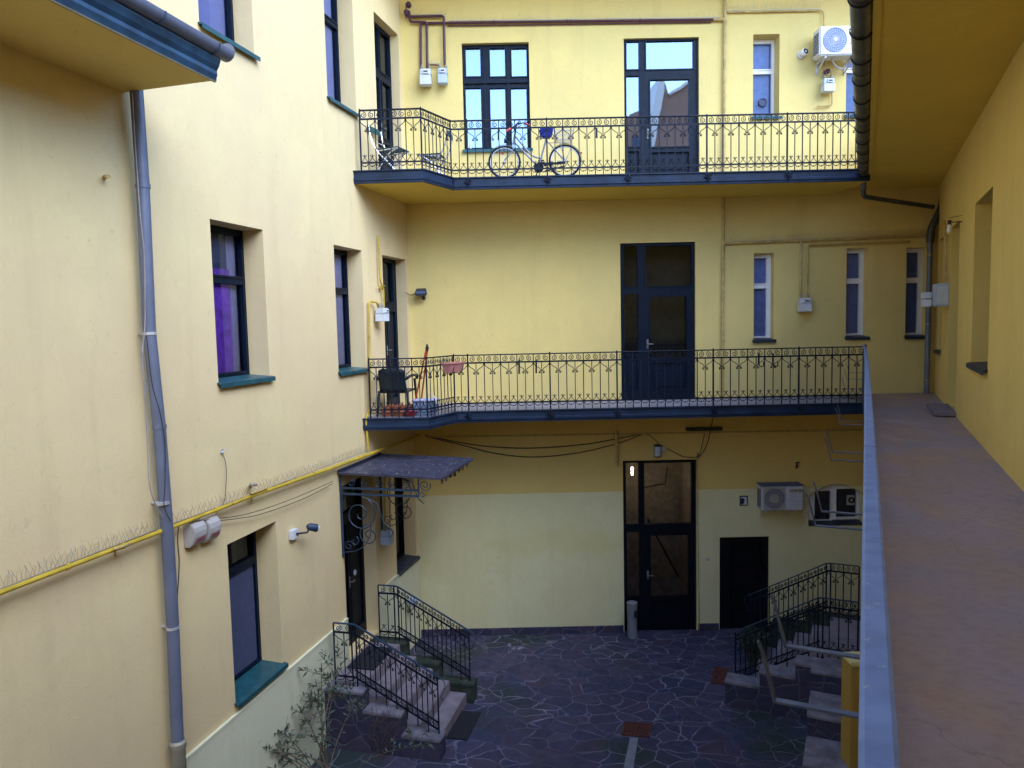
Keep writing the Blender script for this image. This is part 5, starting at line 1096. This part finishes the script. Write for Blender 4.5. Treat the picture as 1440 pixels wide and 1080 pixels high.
# ------------------------------------------------------------------ garden chairs on the upper balcony
def rotpt(c, a): ca, sa = math.cos(a), math.sin(a); return lambda x, y, z: Vector((c[0]+x*ca-y*sa, c[1]+x*sa+y*ca, c[2]+z))
def gchair(loc, ang, label):
    t = thing('garden_chair', label, 'chair', loc, 'folding garden chairs on the upper balcony'); q = rotpt(loc, ang)
    # x = forward, y = sideways
    m = MB()
    for y in (-.20, .20):
        m.tube(crom([q(-.30, y, .84), q(-.26, y, .62), q(-.16, y, .42), q(.02, y, .24), (q(.22, y, .02))], 5), .012, 7)
        m.tube(crom([q(.22, y*.9, .44), q(.05, y*.9, .36), q(-.12, y*.9, .16), q(-.2, y*.9, .0)], 5), .011, 7)
        m.tube([q(-.17, y*.95, .42), q(.24, y*.95, .44)], .011, 6)
    for x, z in ((-.255, .60), (-.20, .50), (.16, .08), (-.16, .09)): m.tube([q(x, -.2, z), q(x, .2, z)], .008, 6)
    m.build('frame', M['chrome'], t, smooth=True)
    m = MB()
    for i in range(6): x = -.14+i*.068; m.bar(q(x, -.2, .455), q(x, .2, .455), .055, .014)
    m.build('seat', M['chairg'], t, bevel=.003)
    m = MB(); m.bar(q(-.30, -.23, .80), q(-.30, .23, .80), .014, .10); m.bar(q(-.285, -.22, .69), q(-.285, .22, .69), .014, .05) if False else None; m.build('backrest', M['chairg'], t, bevel=.004)
c = onZ(545, 243, UF); gchair((-1.93, 12.75, UF), R(-20), 'silver framed garden chair with green slats in front of the upper left door')
gchair((-1.28, 13.25, UF), R(172), 'garden chair with green slats facing left behind the angled railing')
# ------------------------------------------------------------------ things on the lower balcony
t = thing('plastic_chair', 'dark green plastic armchair seen from behind on the lower balcony', 'chair', (-1.98, 12.75, 0)); q = rotpt((-1.98, 12.72, 0), R(90))
q = rotpt((-1.95, 12.62, 0), R(80)); 
m = MB(); vs = []; nz, ny = 6, 8
for i in range(nz+1):
    z = .40+.40*i/nz
    for j in range(ny+1):
        y = -.235+.47*j/ny; x = -.20-.10*i/nz+.5*y*y; vs.append(q(x, y*(1-.06*(i/nz)), z-(.03 if i == nz and j in (0, ny) else 0)))
m.add(vs, [(i*(ny+1)+j, i*(ny+1)+j+1, (i+1)*(ny+1)+j+1, (i+1)*(ny+1)+j) for i in range(nz) for j in range(ny)])
o = m.build('backrest', M['chairp'], t, smooth=True); md = o.modifiers.new('s', 'SOLIDIFY'); md.thickness = .02
m = MB(); m.hexa([q(-.2, -.23, .38), q(.25, -.25, .40), q(.25, .25, .40), q(-.2, .23, .38), q(-.2, -.23, .41), q(.25, -.25, .43), q(.25, .25, .43), q(-.2, .23, .41)]); m.build('seat', M['chairp'], t, bevel=.01)
for y in (-.27, .27):
    m = MB(); m.tube(crom([q(-.26, y*.9, .62), q(-.1, y, .66), (q(.18, y*1.05, .66)), q(.24, y*1.03, .60)]), .024, 7); m.build('armrest', M['chairp'], t, smooth=True)
    for x0, x1 in ((-.20, -.27), (.22, .26)): m = MB(); m.tube([q(x0, y*.9, .6 if x0 > 0 else .42), q(x1, y, 0)], [.024, .018], 7); m.build('leg', M['chairp'], t, smooth=True)
for (bx, by, tx, ty, lab) in ((583, 568, 600.5, 486, 'broom with orange-red handle leaning at the balcony corner'), (592, 566, 601.5, 489, 'second red handle leaning in front of the broom')):
    a = Vector(onY(bx, by, 12.62)); b = Vector(onY(tx, ty, 12.42)); t = thing('broom', lab, 'broom', (a.x, a.y, 0), 'brooms on the lower balcony')
    m = MB(); m.tube([a, b], .014, 8); m.build('handle', M['redh'], t, smooth=True); m = MB(); m.tube([b-(b-a).normalized()*.06, b+(b-a).normalized()*.02], .017, 8); m.build('cap', M['black'], t)
    m = MB(); m.hexa([a+Vector(v) for v in ((-.12, -.02, -.10), (.12, -.02, -.10), (.12, .02, -.10), (-.12, .02, -.10), (-.09, -.015, 0), (.09, -.015, 0), (.09, .015, 0), (-.09, .015, 0))]); m.build('bristles', M['terra'], t)
t = thing('storage_bin', 'grey-blue plastic tub with pale lid at the lower balcony corner', 'tub', (-1.5, 12.5, 0)); c = Vector((-1.46, 12.5, .0)); f = Frame((c.x, c.y), (1, -.1))
m = MB(); m.hexa([f.p(-.17, -.12, .001), f.p(.17, -.12, .001), f.p(.17, .12, .001), f.p(-.17, .12, .001), f.p(-.2, -.15, .24), f.p(.2, -.15, .24), f.p(.2, .15, .24), f.p(-.2, .15, .24)]); m.build('tub', M['bluep'], t, bevel=.015)
m = MB(); m.box(f, -.215, .215, -.165, .165, .24, .265); m.tube([f.p(.205, .16+.0*k, .10+.16*math.sin(k*.5)) for k in range(0)], .01) if False else None; m.build('lid', M['curtw'], t, bevel=.012)
m = MB(); m.tube([f.p(.12+.10*math.cos(a), .175, .20+.16*math.sin(a)) for a in [i*math.pi/10 for i in range(11)]], .008, 6); m.build('handle', M['meter'], t, smooth=True)
t = thing('tile_stack', 'low pile of terracotta pots on the floor before the plastic chair', 'flower pots', (-1.95, 12.42, 0))
for i, (x, y, z, r) in enumerate(((-2.1, 12.40, 0, .10), (-1.88, 12.38, 0, .11), (-1.98, 12.50, .07, .12), (-1.80, 12.50, .06, .11), (-2.08, 12.5, .05, .09))):
    m = MB(); m.lathe((x, y, z+.0), [(r*.7, 0), (r, .08), (r*1.08, .08), (r*1.08, .11), (r*.95, .11), (r*.9, .09), (.001, .09)], 16); m.build('pot', M['terra'], t, smooth=False)
t = thing('bowl', 'red plastic bowl on the lower balcony floor by the tub', 'bowl', (-1.69, 12.32, 0)); m = MB(); m.lathe((-1.69, 12.32, .001), [(.05, 0), (.10, .05), (.115, .09), (.108, .09), (.09, .05), (.001, .02)], 20); m.build('shell', M['redp'], t, smooth=True)
m = MB(); m.ball((-1.69, 12.32, .085), .05, 10, 6); m.build('contents', M['redp'], t, smooth=True)
t = thing('planter_box', 'faded pink flower box hanging on the angled end of the lower railing', 'planter', (-1.15, 12.4, .7))
a = Vector((-1.39+.055, 12.13-.02, 0)); b = Vector((-1.0+.055, FY-.02, 0)); u = (b-a).normalized(); f = Frame((a.x, a.y), (u.x, u.y)); L_ = (b-a).length
m = MB(); s0, s1 = L_*.42, L_*.99
z0, z1 = .70, .86; q = f.p
m.hexa([q(s0+.03, .02, z0), q(s1-.03, .02, z0), q(s1-.03, .13, z0), q(s0+.03, .13, z0), q(s0, .005, z1), q(s1, .005, z1), q(s1, .17, z1), q(s0, .17, z1)])
m.build('box', M['pink'], t, bevel=.006); m = MB(); ring(m, f, 0, 0, 0, 0, 0, 0, 0) if False else None
for d0, d1 in ((-.005, .012), (.158, .182)): m.box(f, s0-.012, s1+.012, d0, d1, z1-.012, z1+.008)
m.box(f, s0-.012, s0+.01, .0, .18, z1-.012, z1+.008); m.box(f, s1-.01, s1+.012, .0, .18, z1-.012, z1+.008); m.build('rim', M['pink'], t)
m = MB()
for s in (s0+.1, s1-.1): m.tube(elbow([q(s, -.02, z1+.10), q(s, -.02, z0-.02), q(s, .15, z0-.02), q(s, .19, z0+.10)], .02), .007, 5)
m.build('holder', M['iron'], t)
# little bottle and jar on the window sill
c = FB.p(OB['uwin'][0]+.12, -.02, OB['uwin'][2]+.04); m = MB(); m.lathe(c, [(.022, 0), (.022, .10), (.010, .13), (.010, .16)], 10); tag(m.build('bottle', M['meter'], smooth=True), 'small white bottle on the six-pane window sill', 'bottle')
# potted bushes
def bush(c, r, h, label, mat, n, seed, name='potted_plant', pot=True):
    t = thing(name, label, 'plant', c); q = random.Random(seed)
    if pot: m = MB(); m.lathe(c, [(r*.5, 0), (r*.65, .22), (r*.7, .22), (r*.7, .26), (r*.6, .26), (.001, .24)], 16); m.build('pot', M['moss'], t)
    m = MB(); b = .22 if pot else 0
    for i in range(n):
        u = Vector((q.gauss(0, 1), q.gauss(0, 1), q.gauss(0, 1))).normalized()*q.random()**.4; p = Vector(c)+Vector((u.x*r, u.y*r, b+h*.5+u.z*h*.5)); a = Vector((q.gauss(0, 1), q.gauss(0, 1), q.gauss(0, .6))).normalized(); s = a.orthogonal().normalized(); l = q.uniform(.03, .06)
        m.add([p-a*l, p+s*l*.35, p+a*l, p-s*l*.35], [(0, 1, 2, 3)])
    m.build('foliage', M[mat], t); m = MB(); m.tube([Vector(c)+Vector((0, 0, .0)), Vector(c)+Vector((.02, .01, b+h*.6))], .012, 5); m.build('stem', M['stem'], t); return t
c = onZ(1062, 935, GZ); bush((c[0], c[1], GZ), .24, .45, 'dark bushy potted plant at the foot of the right stairs', 'potplant', 700, 3)
c = FR.p(3.6, 1.05, LZ+.40); bush(c, .17, .2, 'small dark plant in the trough on the right landing', 'potplant', 300, 5, pot=False)
# ------------------------------------------------------------------ shrub against the left stairs
sh = thing('shrub', 'straggly buddleia with dry brown seed heads growing beside the left stairs', 'shrub', (-2.42, 9.25, GZ))
q = random.Random(21); st = MB(); lf = MB(); sd = MB()
def leaf(p, d, l, w):
    d = d.normalized(); s = d.cross(Vector((q.gauss(0, .4), q.gauss(0, .4), 1))).normalized(); up = s.cross(d); k = up*w*.25
    mid = p+d*l*.45-Vector((0, 0, l*.05)); tip = p+d*l-Vector((0, 0, l*.22))
    lf.add([p, mid-s*w/2+k, mid, mid+s*w/2+k, tip], [(0, 2, 1), (0, 3, 2), (1, 2, 4), (2, 3, 4)])
def twig(p, d, L, r, depth):
    pts = [p]; n = max(int(L/.07), 3); v = d.normalized()
    for i in range(n):
        v = (v+Vector((q.gauss(0, .10), q.gauss(0, .10), q.gauss(.0, .07)-.02*i/n*depth))).normalized(); pts.append(pts[-1]+v*L/n)
        if (i > n*.25 or depth > 1) and q.random() < .95:
            for sg in (-1, 1):
                sd_ = v.cross(Vector((0, 0, 1))); sd_ = sd_.normalized() if sd_.length > .1 else Vector((1, 0, 0)); a = q.uniform(0, 6.28); e = (sd_*math.cos(a)+v.cross(sd_)*math.sin(a))*sg
                leaf(pts[-1], (e+v*.7+Vector((0, 0, .1))), q.uniform(.07, .13), q.uniform(.020, .034))
                if q.random() < .5: leaf(pts[-1], (e+v*.2).normalized(), q.uniform(.03, .06), .014)
        if depth < 3 and i > n*.3 and q.random() < .42:
            a = q.uniform(0, 6.28); sd_ = v.orthogonal().normalized(); e = sd_*math.cos(a)+v.cross(sd_)*math.sin(a); twig(pts[-1], v*.8+e*.8+Vector((0, 0, .25)), L*q.uniform(.28, .45), r*.5, depth+1)
    st.tube(pts, [r*(1-.75*i/n) for i in range(n+1)], 5)
    if q.random() < .75:
        a = pts[-1]; e = v; L2 = q.uniform(.07, .14)
        for i in range(22): f = i/22; sd.ball(a+e*L2*f+Vector((q.gauss(0, 1), q.gauss(0, 1), q.gauss(0, 1)))*.006*(1-f*.6), .0075*(1-f*.5), 4, 3)
base = Vector((-2.42, 9.25, GZ))
def aim(px, py, y): return Vector(onY(px, py, y))
for (tx, ty, Y, r) in ((452, 945, 9.9, .014), (472, 948, 10.0, .012), (424, 1000, 9.6, .012), (345, 1062, 9.0, .013), (385, 1045, 9.2, .012), (335, 1075, 8.9, .009), (445, 985, 9.8, .01), (468, 978, 9.85, .01), (445, 1040, 9.4, .01), (358, 1055, 9.1, .01), (500, 988, 9.85, .009), (395, 1030, 9.25, .01), (400, 1065, 9.2, .01), (365, 1050, 9.1, .01), (590, 1050, 9.5, .006)):
    tip = aim(tx, ty, Y); b0 = base+Vector((q.uniform(-.25, .3), q.uniform(-.15, .15), 0)); v = tip-b0; n = 10; pts = [b0]
    hgt = Vector((0, 0, .30*v.length))
    P = [b0, b0+v*.33+hgt*.55, b0+v*.7+hgt*.42, tip]
    cu = crom(P, 5); st.tube(cu, [r*(1-.7*i/(len(cu)-1)) for i in range(len(cu))], 6)
    for i in range(5, len(cu)):
        t_ = (cu[min(i+1, len(cu)-1)]-cu[i-1]).normalized()
        for _ in range(3 if i > 12 else 1): e = Vector((q.gauss(0, 1), q.gauss(0, 1), q.gauss(.3, .6))); leaf(cu[i], e+t_*.6, q.uniform(.07, .13), q.uniform(.020, .034))
        if (i % 2 == 0 and i > 8) or i > len(cu)-3: e = Vector((q.gauss(0, 1), q.gauss(0, 1), q.gauss(.3, .5))).normalized(); twig(cu[i], t_*.7+e*.9, q.uniform(.16, .34), r*.45, 2)
    a = tip; e = (cu[-1]-cu[-2]).normalized()
    for i in range(26): f = i/26; sd.ball(a+e*.13*f+Vector((q.gauss(0, 1), q.gauss(0, 1), q.gauss(0, 1)))*.007*(1-f*.6), .009*(1-f*.5), 4, 3)
st.build('stem', M['stem'], sh, smooth=True); lf.build('foliage', M['leaf'], sh); sd.build('seed_heads', M['seed'], sh)
# reddish dead twigs in the shrub's heart
m = MB()
for i in range(90):
    p = Vector((-1.95+q.gauss(0, .12), 10.0+q.gauss(0, .08), -4.5+q.random()*.5)); v = Vector((q.gauss(0, .5), q.gauss(0, .5), 1)).normalized(); m.tube([p, p+v*.15+Vector((q.gauss(0, .02),)*3), p+v*.28], [.003, .0025, .0015], 3)
tag(m.build('dry_twigs', M['seed']), 'tangle of dead reddish twigs against the stone side wall', 'dead plant')
# small items: rope of weeds at wall foot
# ------------------------------------------------------------------ light, sky, camera
wd = bpy.data.worlds.new('World'); SC.world = wd; wd.use_nodes = True; nt = wd.node_tree
sky = nt.nodes.new('ShaderNodeTexSky'); sky.sky_type = 'NISHITA'; sky.sun_disc = False
SUN_EL, SUN_AZ = R(43), R(140)      # azimuth measured from +Y towards +X
sky.sun_elevation = SUN_EL; sky.sun_rotation = SUN_AZ; sky.air_density = 1.0; sky.dust_density = .3; sky.ozone_density = 4.0
bg = nt.nodes['Background']; bg.inputs[1].default_value = .115; nt.links.new(sky.outputs[0], bg.inputs[0])
sl = bpy.data.lights.new('sun', 'SUN'); sl.energy = .56; sl.angle = R(50); sl.color = (.87, .93, 1); so = bpy.data.objects.new('sun', sl); COL.objects.link(so)
dirv = Vector((math.sin(SUN_AZ)*math.cos(SUN_EL), math.cos(SUN_AZ)*math.cos(SUN_EL), math.sin(SUN_EL)))
so.rotation_euler = dirv.to_track_quat('Z', 'Y').to_euler(); so.location = (0, 0, 30)
cam = bpy.data.cameras.new('camera'); co = bpy.data.objects.new('camera', cam); COL.objects.link(co); SC.camera = co
cam.sensor_width = 36; cam.lens = FPX/1440*36; cam.clip_end = 500; cam.clip_start = .02
f = Vector((0, cp, -sp)); u0 = Vector((0, sp, cp)); r0 = Vector((1, 0, 0))
rt = r0*cr-u0*sr; up = u0*cr+r0*sr
co.matrix_world = Matrix(((rt.x, up.x, -f.x, 0), (rt.y, up.y, -f.y, 0), (rt.z, up.z, -f.z, EYE), (0, 0, 0, 1)))
SC.view_settings.view_transform = 'Standard'; SC.view_settings.look = 'None'; SC.view_settings.gamma = 1; SC.view_settings.exposure = 2.75
SC.cycles.max_bounces = 7; SC.cycles.diffuse_bounces = 5; SC.cycles.use_denoising = True; SC.cycles.transparent_max_bounces = 12
